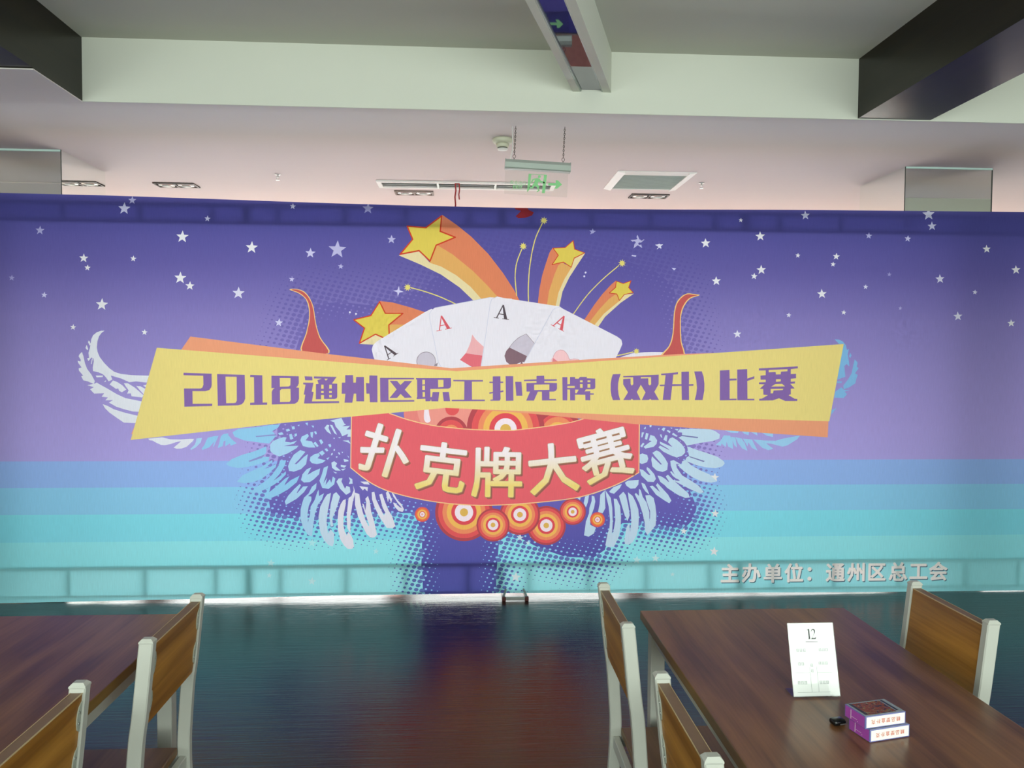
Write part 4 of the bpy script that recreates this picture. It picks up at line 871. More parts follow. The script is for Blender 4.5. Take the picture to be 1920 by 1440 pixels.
ring_d 795,566 -1,-14 -3,-14 -5,-12 -7,-12 -9,-11 -11,-9 -11,-7 -13,-5 -13,-3 -14,-1 -14,1 -13,3 -13,6 -12,7 -11,9 -9,11 -7,12 -5,12 -4,14 -1,14 1,13 3,14 5,12 7,12 9,11 11,9 11,7 13,5 14,3 13,1 14,-1 14,-3 12,-6 12,-7 11,-9 9,-11 7,-11 6,-13 3,-14
ring_r 786,566 -1,-13 -2,-12 -5,-11 -6,-11 -8,-9 -10,-8 -10,-7 -12,-5 -12,-2 -12,-1 -13,1 -12,3 -11,5 -11,6 -10,8 -8,10 -6,11 -5,11 -3,12 -1,13 1,12 3,12 4,11 7,11 8,9 9,8 11,7 11,5 12,2 12,1 13,-1 12,-3 11,-5 11,-6 10,-8 8,-10 6,-10 5,-12 3,-12
ring_o 773,566 -1,-11 -2,-10 -4,-9 -5,-9 -7,-8 -8,-7 -8,-5 -10,-4 -10,-2 -10,-1 -11,1 -10,2 -9,4 -9,6 -8,7 -7,8 -6,8 -4,10 -2,10 -1,10 1,11 2,10 4,9 5,9 7,8 8,7 9,5 9,4 10,2 10,1 11,-1 10,-2 10,-4 8,-6 8,-7 7,-7 6,-9 4,-10 2,-10
ring_y 760,566 -1,-9 -2,-8 -3,-7 -4,-7 -5,-7 -7,-5 -7,-4 -7,-3 -8,-2 -9,-1 -8,1 -8,2 -8,3 -7,4 -6,6 -5,6 -5,7 -3,8 -2,8 -1,8 1,9 2,8 3,7 4,7 5,7 7,5 7,4 7,3 8,2 9,1 8,-1 8,-2 8,-3 7,-4 6,-6 6,-6 4,-7 3,-8 2,-8
ring_r2 746,566 -1,-6 -1,-6 -2,-6 -3,-5 -4,-5 -5,-3 -5,-4 -6,-2 -6,-1 -6,-1 -6,1 -6,1 -5,3 -5,3 -5,4 -4,4 -3,6 -3,5 -1,6 -1,6 1,6 1,6 2,6 4,5 3,5 5,4 5,3 6,2 6,1 6,1 6,-1 6,-1 5,-3 6,-3 4,-4 4,-4 3,-6 3,-5 1,-6
ring_w 735,566 0,-5 -1,-4 -2,-4 -2,-4 -3,-3 -3,-3 -4,-2 -4,-2 -4,-1 -5,0 -4,0 -4,1 -5,2 -3,2 -4,3 -3,4 -2,3 -2,5 -1,4 0,4 0,5 1,4 2,4 2,4 3,3 3,3 4,2 4,2 4,1 5,0 4,0 5,-1 4,-2 3,-2 4,-3 3,-4 2,-3 2,-4 1,-5
ring_c 719,566 0,-2 0,-2 -1,-2 -1,-1 -1,-2 -2,-1 -1,-1 -2,-1 -2,0 -2,0 -2,0 -2,0 -1,1 -2,1 -2,1 -1,2 -1,2 -1,1 0,2 0,2 0,2 0,2 1,2 1,1 1,2 2,1 1,1 2,1 2,0 2,0 2,0 2,0 2,-1 1,-1 2,-1 1,-2 1,-1 1,-2 0,-2
ring_r -234,555 -1,-8 -2,-8 -3,-7 -4,-6 -5,-6 -5,-5 -7,-4 -7,-3 -7,-2 -8,0 -8,0 -7,2 -7,3 -7,4 -5,5 -5,6 -4,7 -3,7 -2,8 -1,7 1,8 2,7 3,8 4,6 5,6 5,5 7,4 7,3 7,2 8,0 8,-1 7,-1 7,-3 7,-4 5,-6 5,-5 4,-7 3,-7 2,-8
ring_o2 -242,555 0,-7 -2,-6 -2,-6 -4,-6 -4,-5 -5,-4 -5,-3 -6,-3 -6,-1 -7,-1 -6,1 -7,1 -6,3 -5,3 -5,5 -4,5 -4,5 -2,6 -2,7 0,6 0,7 2,6 2,6 4,6 4,5 5,4 5,3 6,3 6,1 7,1 6,-1 7,-1 6,-3 5,-3 5,-5 4,-5 4,-5 2,-6 2,-7
ring_y -251,555 -1,-5 -1,-5 -2,-5 -2,-4 -4,-4 -3,-3 -5,-3 -4,-2 -5,-1 -5,0 -5,0 -5,2 -4,2 -5,2 -3,3 -4,4 -2,5 -2,4 -1,5 -1,5 1,5 1,5 2,5 2,4 4,4 3,3 5,2 4,2 5,2 5,0 5,-1 5,-1 4,-2 5,-2 3,-4 4,-3 2,-5 2,-4 1,-5
ring_r2 -263,555 0,-3 -1,-4 -1,-3 -1,-2 -3,-3 -2,-2 -3,-2 -3,-1 -3,0 -3,-1 -3,1 -3,0 -3,2 -3,1 -2,2 -2,3 -2,3 -1,3 -1,3 0,3 0,3 1,3 1,3 1,3 3,3 2,2 3,1 3,2 3,0 3,1 3,-1 3,0 3,-2 3,-1 2,-3 3,-2 1,-3 1,-3 1,-3
ring_w -267,555 0,-3 -1,-2 -1,-3 -1,-2 -2,-2 -2,-1 -2,-2 -2,-1 -2,0 -3,0 -2,0 -3,1 -2,1 -2,1 -2,2 -2,1 -1,3 -1,2 -1,2 0,3 0,3 1,2 1,2 1,3 2,1 2,2 2,1 2,1 2,1 3,0 2,0 3,-1 2,-1 2,-1 2,-2 2,-2 1,-2 1,-2 1,-3
pink -276,555 0,-1 0,-1 0,-1 -1,-1 -1,-1 -1,-1 -1,-1 -1,0 -1,0 -1,0 -1,0 -1,0 -1,0 -1,1 -1,1 -1,1 0,1 -1,1 0,1 0,1 0,1 0,1 1,1 0,1 1,1 1,1 1,1 1,0 1,0 1,0 1,0 1,0 1,-1 1,0 1,-1 1,-1 0,-1 1,-1 0,-1
ring_r 923,512 -1,-8 -1,-7 -3,-8 -4,-6 -5,-6 -6,-5 -7,-4 -7,-3 -8,-2 -8,-1 -7,1 -8,2 -7,3 -7,4 -6,5 -5,6 -4,7 -3,7 -2,8 -1,8 1,7 1,8 3,7 4,7 5,6 6,5 7,4 7,3 8,2 7,0 8,0 8,-2 7,-3 7,-4 6,-6 5,-6 4,-6 3,-8 2,-7
ring_o2 915,512 0,-7 -2,-6 -2,-6 -3,-6 -5,-5 -5,-4 -5,-4 -7,-2 -6,-2 -7,0 -6,1 -7,1 -6,3 -6,3 -5,5 -4,5 -4,5 -2,7 -2,6 0,7 0,6 1,7 3,6 3,5 5,6 5,4 5,3 6,3 7,1 7,1 6,-1 7,-1 6,-3 6,-4 5,-4 4,-5 4,-6 2,-6 2,-6
ring_y 905,512 0,-5 -1,-5 -2,-5 -3,-4 -3,-4 -4,-3 -4,-3 -5,-2 -5,-1 -5,0 -5,0 -5,2 -5,2 -4,2 -4,4 -3,3 -3,5 -2,5 -1,5 0,5 0,5 1,5 2,4 3,5 3,3 4,4 4,2 5,2 5,1 5,1 5,-1 5,-1 4,-2 5,-3 4,-3 3,-4 3,-4 2,-5 1,-5
ring_r2 894,512 0,-3 -1,-3 -1,-3 -2,-3 -2,-3 -3,-2 -2,-1 -3,-2 -4,0 -3,-1 -3,1 -3,0 -3,2 -3,2 -3,2 -2,2 -2,3 -1,3 -1,3 0,4 0,3 1,3 1,3 2,3 2,2 2,2 3,2 3,1 3,1 4,0 3,0 3,-1 3,-1 3,-2 3,-2 2,-2 2,-3 1,-3 1,-4
ring_w 889,512 0,-2 0,-3 -1,-2 -2,-2 -1,-2 -2,-2 -2,-1 -3,-1 -2,-1 -3,0 -2,0 -3,1 -2,1 -3,1 -2,2 -1,2 -2,2 -1,2 0,3 -1,2 1,3 0,3 1,2 2,2 1,2 2,2 2,1 3,1 2,1 3,0 2,0 3,-1 2,-1 2,-1 2,-2 2,-2 2,-2 1,-3 0,-2
pink 880,512 0,-1 0,-1 0,-1 -1,-1 -1,-1 -1,-1 -1,0 -1,-1 -1,0 -1,0 -1,0 -1,0 -1,1 -1,0 -1,1 -1,1 -1,1 0,1 0,1 -1,1 1,2 0,1 0,1 1,1 1,1 1,1 2,0 1,1 1,0 1,0 1,-1 1,0 1,-1 1,0 1,-1 1,-1 0,-1 0,-2
shield -740,1217 -6,-354 111,-87 114,-60 173,-50 173,-33 175,-16 164,-5 292,16 297,36 234,77 160,85 -1,376 -316,-1 -141,-42 -176,-28 -176,-21 -46,-4 -199,4 -150,10 -173,21 -145,35 -121,41
shieldline -743,1219 -6,-358 6,0 6,358
shieldline -750,862 32,-26 4,5 -32,26
shieldline -721,838 44,-36 4,5 -44,36
shieldline -680,804 45,-32 4,5 -45,33
shieldline -638,774 39,-25 3,6 -39,24
shieldline -602,751 39,-21 3,6 -39,21
shieldline -566,732 45,-20 3,6 -46,19
shieldline -524,713 57,-19 2,6 -57,19
shieldline -471,695 64,-18 1,6 -63,18
shieldline -411,678 64,-16 1,6 -63,16
shieldline -351,663 62,-13 1,6 -62,13
shieldline -293,650 62,-11 1,6 -62,12
shieldline -235,640 62,-10 1,6 -62,10
shieldline -177,630 62,-7 1,6 -62,8
shieldline -118,623 62,-6 0,7 -62,5
shieldline -60,618 61,-5 1,7 -61,4
shieldline -2,614 54,-4 1,6 -55,4
shieldline 49,610 53,-2 0,7 -53,2
shieldline 98,608 68,1 0,6 -68,0
shieldline 162,609 92,3 -1,6 -91,-3
shieldline 250,612 106,6 -1,6 -105,-6
shieldline 352,617 106,8 0,6 -107,-7
shieldline 454,625 105,9 0,6 -105,-9
shieldline 555,634 106,11 -1,6 -105,-11
shieldline 657,645 99,16 -2,6 -98,-16
shieldline 752,660 89,24 -1,6 -90,-24
shieldline 838,682 82,29 -2,6 -82,-28
shieldline 916,709 74,30 -2,6 -74,-30
shieldline 987,737 68,33 -3,5 -68,-32
shieldline 1052,768 60,33 -3,6 -60,-33
shieldline 1108,800 42,24 -3,5 -42,-24
shieldline 1150,824 0,379 -7,0 1,-379
shieldline 831,1205 -39,-13 2,-6 39,13
shieldline 795,1193 -54,-17 2,-6 54,17
shieldline 745,1177 -59,-16 2,-6 58,16
shieldline 690,1162 -60,-11 1,-6 60,11
shieldline 634,1152 -64,-10 1,-6 64,9
shieldline 574,1142 -64,-9 1,-6 64,9
shieldline 514,1134 -67,-9 1,-6 67,9
shieldline 451,1126 -67,-8 0,-6 67,7
shieldline 387,1118 -52,-6 0,-6 53,6
shieldline 338,1113 -22,-3 0,-7 23,4
shieldline 319,1110 -8,-1 1,-6 8,1
shieldline 315,1109 -26,0 1,-6 25,0
shieldline 293,1109 -60,1 0,-7 60,0
shieldline 236,1110 -77,1 0,-7 77,-1
shieldline 162,1111 -72,2 0,-7 72,-2
shieldline 94,1113 -56,2 -1,-6 57,-3
shieldline 42,1115 -51,4 -1,-6 51,-4
shieldline -6,1118 -53,5 -1,-6 54,-5
shieldline -55,1123 -61,6 -1,-6 61,-6
shieldline -113,1129 -63,7 -1,-6 64,-8
shieldline -172,1135 -61,9 0,-6 60,-9
shieldline -229,1144 -55,11 -1,-6 55,-11
shieldline -280,1154 -52,13 -1,-7 52,-12
shieldline -328,1166 -49,13 -2,-6 49,-13
shieldline -374,1178 -50,16 -2,-6 50,-16
shieldline -420,1193 -47,17 -2,-6 47,-17
shieldline -464,1209 -34,12 -2,-6 34,-12
plaque_o -1757,1707 817,-101 843,-94 994,69 498,31 1049,38 -17,-591 -1312,89 -673,67 -559,41 -1501,-91 -514,-83 20,48 264,444
plaque_y -1967,1634 1905,-141 2586,193 -88,-519 -1322,38 -637,24 -611,24 -1046,-99 -956,-109
title -1802,1476 176,-6 0,-70 -3,-17 -12,-17 -25,-8 -81,0 0,-81 124,1 -2,-15 -174,-5 -1,117 104,0 11,6 7,19 -1,57 -123,3
title -1592,1468 174,-4 2,-153 -8,-22 -15,-15 -23,-6 -127,-4
plaque_y -1539,1452 70,-1 0,-153 -7,-13 -11,-3 -49,-1
title -1383,1464 76,-3 1,-175 29,0 -1,-14 -107,-2 0,14 26,2 -1,163 -24,1
title -1249,1459 173,-3 0,-46 -7,-17 -11,-9 19,-2 0,-71 -9,-21 -19,-12 -145,-5 0,81 6,15 13,10 -21,0
plaque_y -1197,1444 69,0 -2,-47 -10,-7 -56,-2
plaque_y -1187,1373 58,2 1,-72 -7,-12 -61,-2 0,74
title -1039,1456 49,-2 1,-24 -46,0
title -1048,1415 65,-1 -11,-57 12,-2 -11,-61 173,2 1,-12 -225,-4 9,57 -10,1 12,64 -15,2
title -980,1455 145,-2 -30,-43 34,-1 0,-84 -4,-11 -13,-4 -68,0 0,25 -19,0 0,-27 -33,0 1,98 17,1 -8,24 28,10 -50,1
plaque_y -913,1441 23,0 -14,-13
plaque_y -933,1402 15,0 0,-26 -16,0
plaque_y -882,1402 16,0 0,-25 -17,0
plaque_y -934,1361 16,0 0,-13 -16,0
plaque_y -883,1361 17,0 0,-12 -17,-1
plaque_y -883,1335 17,0 -1,-15 -15,0
title -780,1464 50,1 2,-49 16,0 2,37 50,0 1,-158 -50,0 -1,50 -15,0 -10,-59 -50,0 6,58 -24,0 2,72 21,0
title -647,1414 21,-2 1,51 51,-1 1,-173 -49,0 -3,56 -19,0
title -557,1448 219,0 0,-9 -165,-2 1,-134 166,1 0,-10 -219,-4
title -495,1429 48,-1 22,-26 27,26 48,0 -47,-57 46,-51 -47,-2 -26,26 -23,-26 -49,-1 46,56
title -325,1447 227,1 1,-47 -5,-16 -13,-6 -117,-3 1,-52 9,0 5,33 43,0 -7,-61 -44,0 -3,15 -3,-14 -32,-1 -1,17 -56,-3 0,12 3,1 -1,114 -7,2
plaque_y -284,1436 17,0 0,-29 -17,-2
plaque_y -284,1398 17,0 0,-28 -17,0
plaque_y -282,1357 15,0 1,-32 -16,-1
plaque_y -182,1436 35,0 0,-46 -34,-3
title -153,1357 41,1 9,-61 -42,0
title -83,1436 193,0 0,-10 -72,-1 1,-117 84,0 0,-10 -216,-1 0,9 81,1 1,119 -72,1
title 174,1460 50,1 1,-35 18,0 0,-8 -18,-1 0,-52 19,4 0,-10 -19,-4 1,-43 -6,-11 -61,-1 0,8 16,1 0,41 -23,-4 0,9 23,4 -1,58 -22,0 0,8 22,0
title 258,1462 50,0 2,-161 -49,-1
title 321,1425 41,0 7,-91 -40,0
title 461,1464 50,2 2,-24 82,1 0,-10 -82,-2 0,-11 83,-2 1,-37 -7,-13 -13,-6 -30,-1 0,-48 43,0 0,-9 -92,-1 -1,58 -26,0 -26,-59 -51,0 25,59 -23,0 -1,56 66,2 0,12 -82,-2 0,9 82,4
title 631,1457 33,0 1,-47 17,1 0,47 33,0 1,-11 23,0 9,12 46,0 -2,-9 57,-2 1,-58 -4,-9 -13,-4 -45,0 -10,-17 6,4 33,1 0,-14 23,0 0,-9 -23,0 1,-37 -33,0 -1,36 -68,1 0,-38 -32,0 -1,71 -18,1 0,-72 -31,0
plaque_y 446,1407 100,2 0,-36 -100,-2
plaque_y 665,1399 49,0 0,-12 -49,-1
plaque_y 748,1436 18,0 0,-12 -18,0
plaque_y 798,1436 19,0 0,-11 -19,0
plaque_y 748,1412 18,0 0,-25 -17,0
plaque_y 798,1412 19,0 0,-24 -19,0
plaque_y 717,1375 23,0 -13,-24 -10,0
title 966,1477 52,2 -9,-25 -7,-35 -1,-39 5,-38 10,-35 -48,-1 -10,28 -6,39 0,42 6,38
title 1035,1465 237,11 0,-64 -28,-50 32,-54 -51,0 -8,8 -8,-8 -49,-1 25,51 -32,50 -26,-48 26,-52 -49,-1 -10,9 -8,-9 -49,0 31,51 -33,53 0,35 49,3 1,-37 8,-9 10,9 -2,46 -66,-1
title 1288,1482 113,10 0,-13 -31,-3 -6,-63 61,0 -1,82 51,2 1,-84 30,1 0,-11 -30,-1 2,-94 -49,0 -3,94 -63,-2 -9,-92 -53,0 10,92 -31,0 0,9 32,1 6,63 -29,-1
title 1510,1498 51,1 13,-35 6,-47 0,-46 -11,-63 -53,0 10,39 4,43 -5,50
plaque_y 1153,1459 68,1 1,-48 -9,-8 -9,8 -2,39 -49,-1
title 1683,1505 65,4 2,-58 47,1 0,-12 -47,-2 2,-121 47,1 0,-10 -113,-2
title 1800,1512 68,3 2,-63 47,16 0,-16 -47,-16 3,-119 47,0 0,-10 -116,0
title 1947,1520 265,15 1,-13 -48,-6 0,-33 36,2 1,-30 -36,-3 0,-20 29,2 0,-14 -32,-2 31,-31 -27,-2 1,-37 -15,-6 42,-24 18,-1 0,-14 -82,0 -43,18 -43,-14 -92,-2 0,12 19,2 40,23 -31,3 -2,38 -24,1 33,30 -38,1 0,12 45,2 0,16 -35,0 -1,27 35,3 0,32 -47,-1
plaque_y 2014,1510 129,6 -1,-14 -44,-3 -2,-18 -32,-1 -2,16 -47,-2
plaque_y 2065,1448 33,1 -1,-15 -32,-3
plaque_y 2061,1416 46,2 20,-17 -93,-2
plaque_y 2030,1383 86,2 -4,-9 -62,-3 -4,-19 -16,0"""
META = {'marks': {'halftone': 54, 'gold': 580, 'credit': 633}, 'cont': [[-1214, 1027], [-1208, 930], [-1274, 681], [-1258, 570], [-1132, 534], [-876, 543], [-721, 552], [-463, 565], [-338, 564], [-282, 430], [-289, 219], [-264, -100], [196, -106], [208, 214], [221, 373], [299, 426], [483, 328], [660, 266], [846, 257], [924, 310], [951, 403], [1040, 488], [1155, 490], [1266, 461], [1378, 453], [1475, 467], [1525, 517], [1539, 595], [1505, 674], [1464, 757], [1481, 864], [1519, 971], [1481, 1077], [1489, 1273], [1468, 1521], [1448, 1697], [1392, 1873], [1383, 1978], [1360, 2065], [1245, 2151], [1103, 2202], [961, 2246], [785, 2250], [610, 2248], [435, 2246], [295, 2279], [18, 2241], [-119, 2170], [-291, 2031], [-463, 1960], [-633, 1917], [-804, 1936], [-966, 1921], [-1041, 1845], [-1076, 1681], [-1144, 1475], [-1213, 1234]], 'bands': [909, 740, 567, 390, 223], 'grad': [[2588, [84, 85, 150]], [2382, [90, 90, 156]], [2175, [103, 100, 164]], [1829, [136, 130, 188]], [1480, [155, 148, 204]], [1131, [168, 161, 217]], [913, [173, 168, 224]]], 'gold': [['扑', [-521, 970], -17, 342], ['克', [-158, 865], -7, 342], ['牌', [205, 832], -1, 349], ['大', [574, 856], 6, 349], ['赛', [921, 950], 15, 363]], 'credit': [['主', [1773, 145]], ['办', [1918, 145]], ['单', [2067, 141]], ['位', [2212, 143]], ['：', [2320, 134]], ['通', [2499, 142]], ['州', [2642, 142]], ['区', [2789, 142]], ['总', [2936, 143]], ['工', [3080, 143]], ['会', [3219, 143]]]}
BG_LEVELS = [(v, c) for v, c in META['grad']]
BANDS = META['bands']
BAND_COL = [(148,188,236), (142,210,246), (134,228,248), (148,236,248), (158,238,246)]
BLOB_LEVELS = [(2300,(90,88,154)), (1829,(112,106,172)), (1480,(126,117,182)), (1000,(132,122,190)), (650,(110,106,182)), (330,(94,96,170)), (0,(86,94,166))]
U0, U1, V0, V1 = -3340, 4220, 0, 2640
TOP_EDGE = [(-3340, 2602), (-2914, 2596), (-2239, 2591), (-1606, 2580), (-1005, 2568), (-340, 2559), (190, 2556), (712, 2555), (1311, 2561), (2135, 2572), (2937, 2578), (3754, 2583), (4220, 2583)]     # the cloth sags a little between its ties
BOTTOM_EDGE = [(-3340, 2), (-2960, 2), (-1964, 12), (-808, 25), (308, 28), (1453, 15), (2627, 5), (3832, 3), (4220, 2)]

def ramp(levels, v):
    if v >= levels[0][0]: return levels[0][1]
    for (a, ca), (b_, cb) in zip(levels, levels[1:]):
        if v >= b_:
            t = (a-v)/(a-b_); return tuple(x+(y-x)*t for x, y in zip(ca, cb))
    return levels[-1][1]
def bgcol(v):
    if v >= BANDS[0]: return ramp(BG_LEVELS, v)
    for i in range(4):
        if v >= BANDS[i+1]: return BAND_COL[i]
    return BAND_COL[4]
def bandcol(vc):
    """constant colour below the sky, gradient above"""
    return None if vc >= BANDS[0] else bgcol(vc)

def text_shapes(body, size, offset=0.0, res=3):
    cu = bpy.data.curves.new('tmp_text', 'FONT'); cu.body = body; cu.size = size; cu.offset = offset; cu.resolution_u = res
    cu.align_x = 'CENTER'
    o = bpy.data.objects.new('tmp_text', cu); C.objects.link(o)
    bpy.context.view_layer.update()
    me = o.to_mesh()
    vs = [(v.co.x, v.co.y) for v in me.vertices]; fs = [tuple(p.vertices) for p in me.polygons]
    o.to_mesh_clear(); bpy.data.objects.remove(o); bpy.data.curves.remove(cu)
    if vs:
        ys = [v[1] for v in vs]; xs = [v[0] for v in vs]
        cx, cy = (min(xs)+max(xs))/2, (min(ys)+max(ys))/2
        vs = [(x-cx, y-cy) for x, y in vs]
    return vs, fs

def glyph_loops(body, size):
    vs, fs = text_shapes(body, size, 0.0, 2)
    keyed = {}; ids = []
    for v in vs:
        k_ = (round(v[0]/size*2000), round(v[1]/size*2000)); ids.append(keyed.setdefault(k_, len(keyed)))
    co = {}
    for i, v in zip(ids, vs): co[i] = v
    cnt = {}
    for f in fs:
        g = [ids[i] for i in f]
        for a, b_ in zip(g, g[1:]+g[:1]):
            if a != b_: cnt[(a, b_)] = cnt.get((a, b_), 0)+1
    nxt = {}
    for (a, b_) in cnt:
        if (b_, a) not in cnt: nxt.setdefault(a, []).append(b_)
    loops = []
    while nxt:
        a = next(iter(nxt)); lp = [a]; cur = nxt[a].pop()
        if not nxt[a]: del nxt[a]
        while cur != a and cur in nxt:
            lp.append(cur); n_ = nxt[cur].pop()
            if not nxt[cur]: del nxt[cur]
            cur = n_
        if len(lp) > 2: loops.append([co[i] for i in lp])
    return loops

def pip(px, py, poly):
    if isinstance(poly[0][0], (tuple, list)):
        r = np.zeros(len(px), bool)
        for q in poly: r ^= pip(px, py, q)
        return r
    inside = np.zeros(len(px), bool); n = len(poly); j = n-1
    for i in range(n):
        xi, yi = poly[i]; xj, yj = poly[j]
        if yi != yj:
            c = ((yi > py) != (yj > py)) & (px < (xj-xi)*(py-yi)/(yj-yi)+xi)
            inside ^= c
        j = i
    return inside

def build_banner(root):
    shapes = []                                     # (colour spec, polygon)
    cuts = [V1] + [v for v, _ in BG_LEVELS[1:-1]] + BANDS + [V0]
    cuts = sorted({min(max(c, V0), V1) for c in cuts}, reverse=True)
    for a, b_ in zip(cuts, cuts[1:]):
        shapes.append((('bg', (a+b_)/2), [(U0, b_), (U1, b_), (U1, a), (U0, a)]))
    art = []
    for line in ART.split('\n'):
        tok = line.split(' '); x = y = 0; q = []
        for t in tok[1:]:
            dx, dy = t.split(','); x += int(dx); y += int(dy); q.append((x, y))
        art.append((tok[0], q))
    mk = META['marks']
    plaque = [q for c, q in art if c in ('plaque_o', 'shield', 'card')]
    def emit(lst):
        for c, q in lst:
            if c[0] in 'st' and c[1:].isdigit(): shapes.append((('star', int(c[1:])/9.0), q))
            else: shapes.append((('flat', c), q))
    emit(art[:mk['halftone']])
    # halftone burst: solid patch, dots fading outwards, light holes fading inwards
    cont = META['cont']; ca = np.array(cont, float)
    shapes.append((('blob', 0), cont))
    e1, e2 = np.array([37.9, -7.2]), np.array([-12.4, -27.0])
    c0 = ca.mean(0)
    pts = []
    for i in range(-90, 91):
        for j in range(-90, 91):
            pts.append(c0+e1*i+e2*j)
    pts = np.array(pts)
    k = (pts[:, 0] > -2300) & (pts[:, 0] < 2300) & (pts[:, 1] > 12) & (pts[:, 1] < 2560)
    pts = pts[k]
    def dist(p):
        d = np.full(len(p), 1e9)
        for a, b_ in zip(ca, np.roll(ca, -1, 0)):
            ab = b_-a; t = np.clip(((p-a)@ab)/(ab@ab), 0, 1); d = np.minimum(d, np.hypot(*(p-a-t[:, None]*ab).T))
        return d
    def hidden(p):
        h = np.zeros(len(p), bool)
        for q in plaque: h |= pip(p[:, 0], p[:, 1], q)
        return h
    def ell(p, r, n): return [(p[0]+1.18*r*math.cos(2*math.pi*t/n), p[1]+r*.92*math.sin(2*math.pi*t/n)) for t in range(n)]
    d = dist(pts); ins = pip(pts[:, 0], pts[:, 1], cont); hid = hidden(pts)
    for p, dd, i_, h in zip(pts, d, ins, hid):
        W = 250.0 if p[1] < 1300 else 320.0
        if not i_ and not h and dd < W:
            r = 15.6*(1-dd/W)
            if r > 2.2: shapes.append((('dot', 0), ell(p, r, 10 if r > 6 else 6)))
    p2 = pts+e1/2+e2/2
    d = dist(p2); ins = pip(p2[:, 0], p2[:, 1], cont); hid = hidden(p2)
    for p, dd, i_, h in zip(p2, d, ins, hid):
        if i_ and not h and dd < 150:
            r = 8.5*(1-dd/150)
            if r > 2: shapes.append((('hole', p[1]), ell(p, r, 6)))
    emit(art[mk['halftone']:mk['gold']])
    for ch, (cx, cy), rot, size in META['gold']:     # bevelled gilt characters on the red shield
        a = math.radians(rot)
        base = glyph_loops(ch, 1.0)
        for kind, off, thick in (('shade', (12, -13), .018), ('rim', (1, -1), .027), ('gilt', (0, 0), .017)):
            for k_ in range(8):
                dx, dy = off[0]+size*thick*math.cos(k_*math.pi/4+.39), off[1]+size*thick*math.sin(k_*math.pi/4+.39)
                shapes.append(((kind, 0), [[(cx+dx+size*(x*math.cos(a)-y*math.sin(a)), cy+dy+size*(x*math.sin(a)+y*math.cos(a))) for x, y in q] for q in base]))
    emit(art[mk['gold']:])
    shapes.append((('flat', 'scrap'), [(305,2562),(395,2562),(400,2545),(436,2528),(425,2508),(380,2492),(335,2488),(318,2502),(338,2520),(352,2536),(318,2545)]))
    for ch, (cx, cy) in META['credit']:              # organiser line
        base = glyph_loops(ch, 133.0)
        for kind, off in (('cshade', (5, -6)), ('cwhite', (0, 0))):
            for k_ in range(8):
                dx, dy = off[0]+4.4*math.cos(k_*math.pi/4+.39), off[1]+4.4*math.sin(k_*math.pi/4+.39)
                shapes.append(((kind, 0), [[(x+cx+dx, y+cy+dy) for x, y in q] for q in base]))
    # one flat arrangement of all outlines
    vs = []; es = []
    for line in (TOP_EDGE, BOTTOM_EDGE):
        o = len(vs); vs += [Vector(p) for p in line]; es += [(o+i, o+i+1) for i in range(len(line)-1)]
    for _, qq in shapes:
        for q in (qq if isinstance(qq[0][0], (tuple, list)) else [qq]):
            o = len(vs); n = len(q)
            vs += [Vector((min(max(x, U0), U1), min(max(y, V0), V1))) for x, y in q]; es += [(o+i, o+(i+1) % n) for i in range(n)]
    rv, re, rf, _, _, _ = delaunay_2d_cdt(vs, es, [], 0, 0.05, False)
    P = np.array([(v[0], v[1]) for v in rv]); F = np.array([tuple(f) for f in rf])
    cen = P[F].mean(1)
    tu, tv = zip(*TOP_EDGE); bu, bv = zip(*BOTTOM_EDGE)
    keep = (cen[:, 1] < np.interp(cen[:, 0], tu, tv)) & (cen[:, 1] > np.interp(cen[:, 0], bu, bv))
    F = F[keep]; cen = cen[keep]
    order = np.argsort(cen[:, 0]); cx, cy = cen[order, 0], cen[order, 1]
    top = np.zeros(len(F), int); under = np.zeros(len(F), int)
    for k_, (sp, q) in enumerate(shapes):
        flat = [t for r_ in q for t in r_] if isinstance(q[0][0], (tuple, list)) else q
        xs = [t[0] for t in flat]; ys = [t[1] for t in flat]
        a, b_ = np.searchsorted(cx, min(xs)), np.searchsorted(cx, max(xs), 'right')
        if a >= b_: continue
        sub = np.arange(a, b_); sub = sub[(cy[a:b_] >= min(ys)) & (cy[a:b_] <= max(ys))]
        if len(sub) == 0: continue
        hit = sub[pip(cx[sub], cy[sub], q)]
        top[order[hit]] = k_
        if sp[0] == 'bg': under[order[hit]] = k_
    me = bpy.data.meshes.new('banner_fabric')
    me.from_pydata([(p[0]/1000, 0.0, p[1]/1000) for p in P], [], F.tolist())
    at = me.color_attributes.new('ink', 'FLOAT_COLOR', 'CORNER')
    cols = np.ones((len(F)*3, 4), np.float32)
    ink = lambda c: tuple(min(0.98, t*g) for t, g in zip(lin(c), GAIN))
    mixc = lambda a, b_, t: tuple(x+(y-x)*t for x, y in zip(a, b_))
    cache = {k_: ink(c) for k_, c in PAL.items()}
    gcent = None
    for fi in range(len(F)):
        sp = shapes[top[fi]][0]; kind = sp[0]
        if kind == 'flat': cc = [cache[sp[1]]]*3
        else:
            um = shapes[under[fi]][0][1]
            cc = []
            for vi in F[fi]:
                v = P[vi, 1]
                base = ramp(BG_LEVELS, v) if um >= BANDS[0] else bgcol(um)
                if kind == 'bg' : c = base
                elif kind == 'hole': c = mixc(base, (150,200,238) if v < 1000 else base, .6)
                elif kind == 'star': c = mixc(base, (234,241,254), sp[1])
                elif kind == 'blob': c = ramp(BLOB_LEVELS, v)
                elif kind == 'dot': c = mixc(base, ramp(BLOB_LEVELS, v), .82)
                elif kind == 'shade': c = (158,104,88)
                elif kind == 'rim': c = (176,152,112)
                elif kind == 'gilt': c = ramp([(1010,(246,244,244)), (930,(244,240,228)), (840,(240,232,190)), (740,(238,222,128))], v)
                elif kind == 'cshade': c = (84,126,140)
                else: c = (252,253,255)
                cc.append(ink(c))
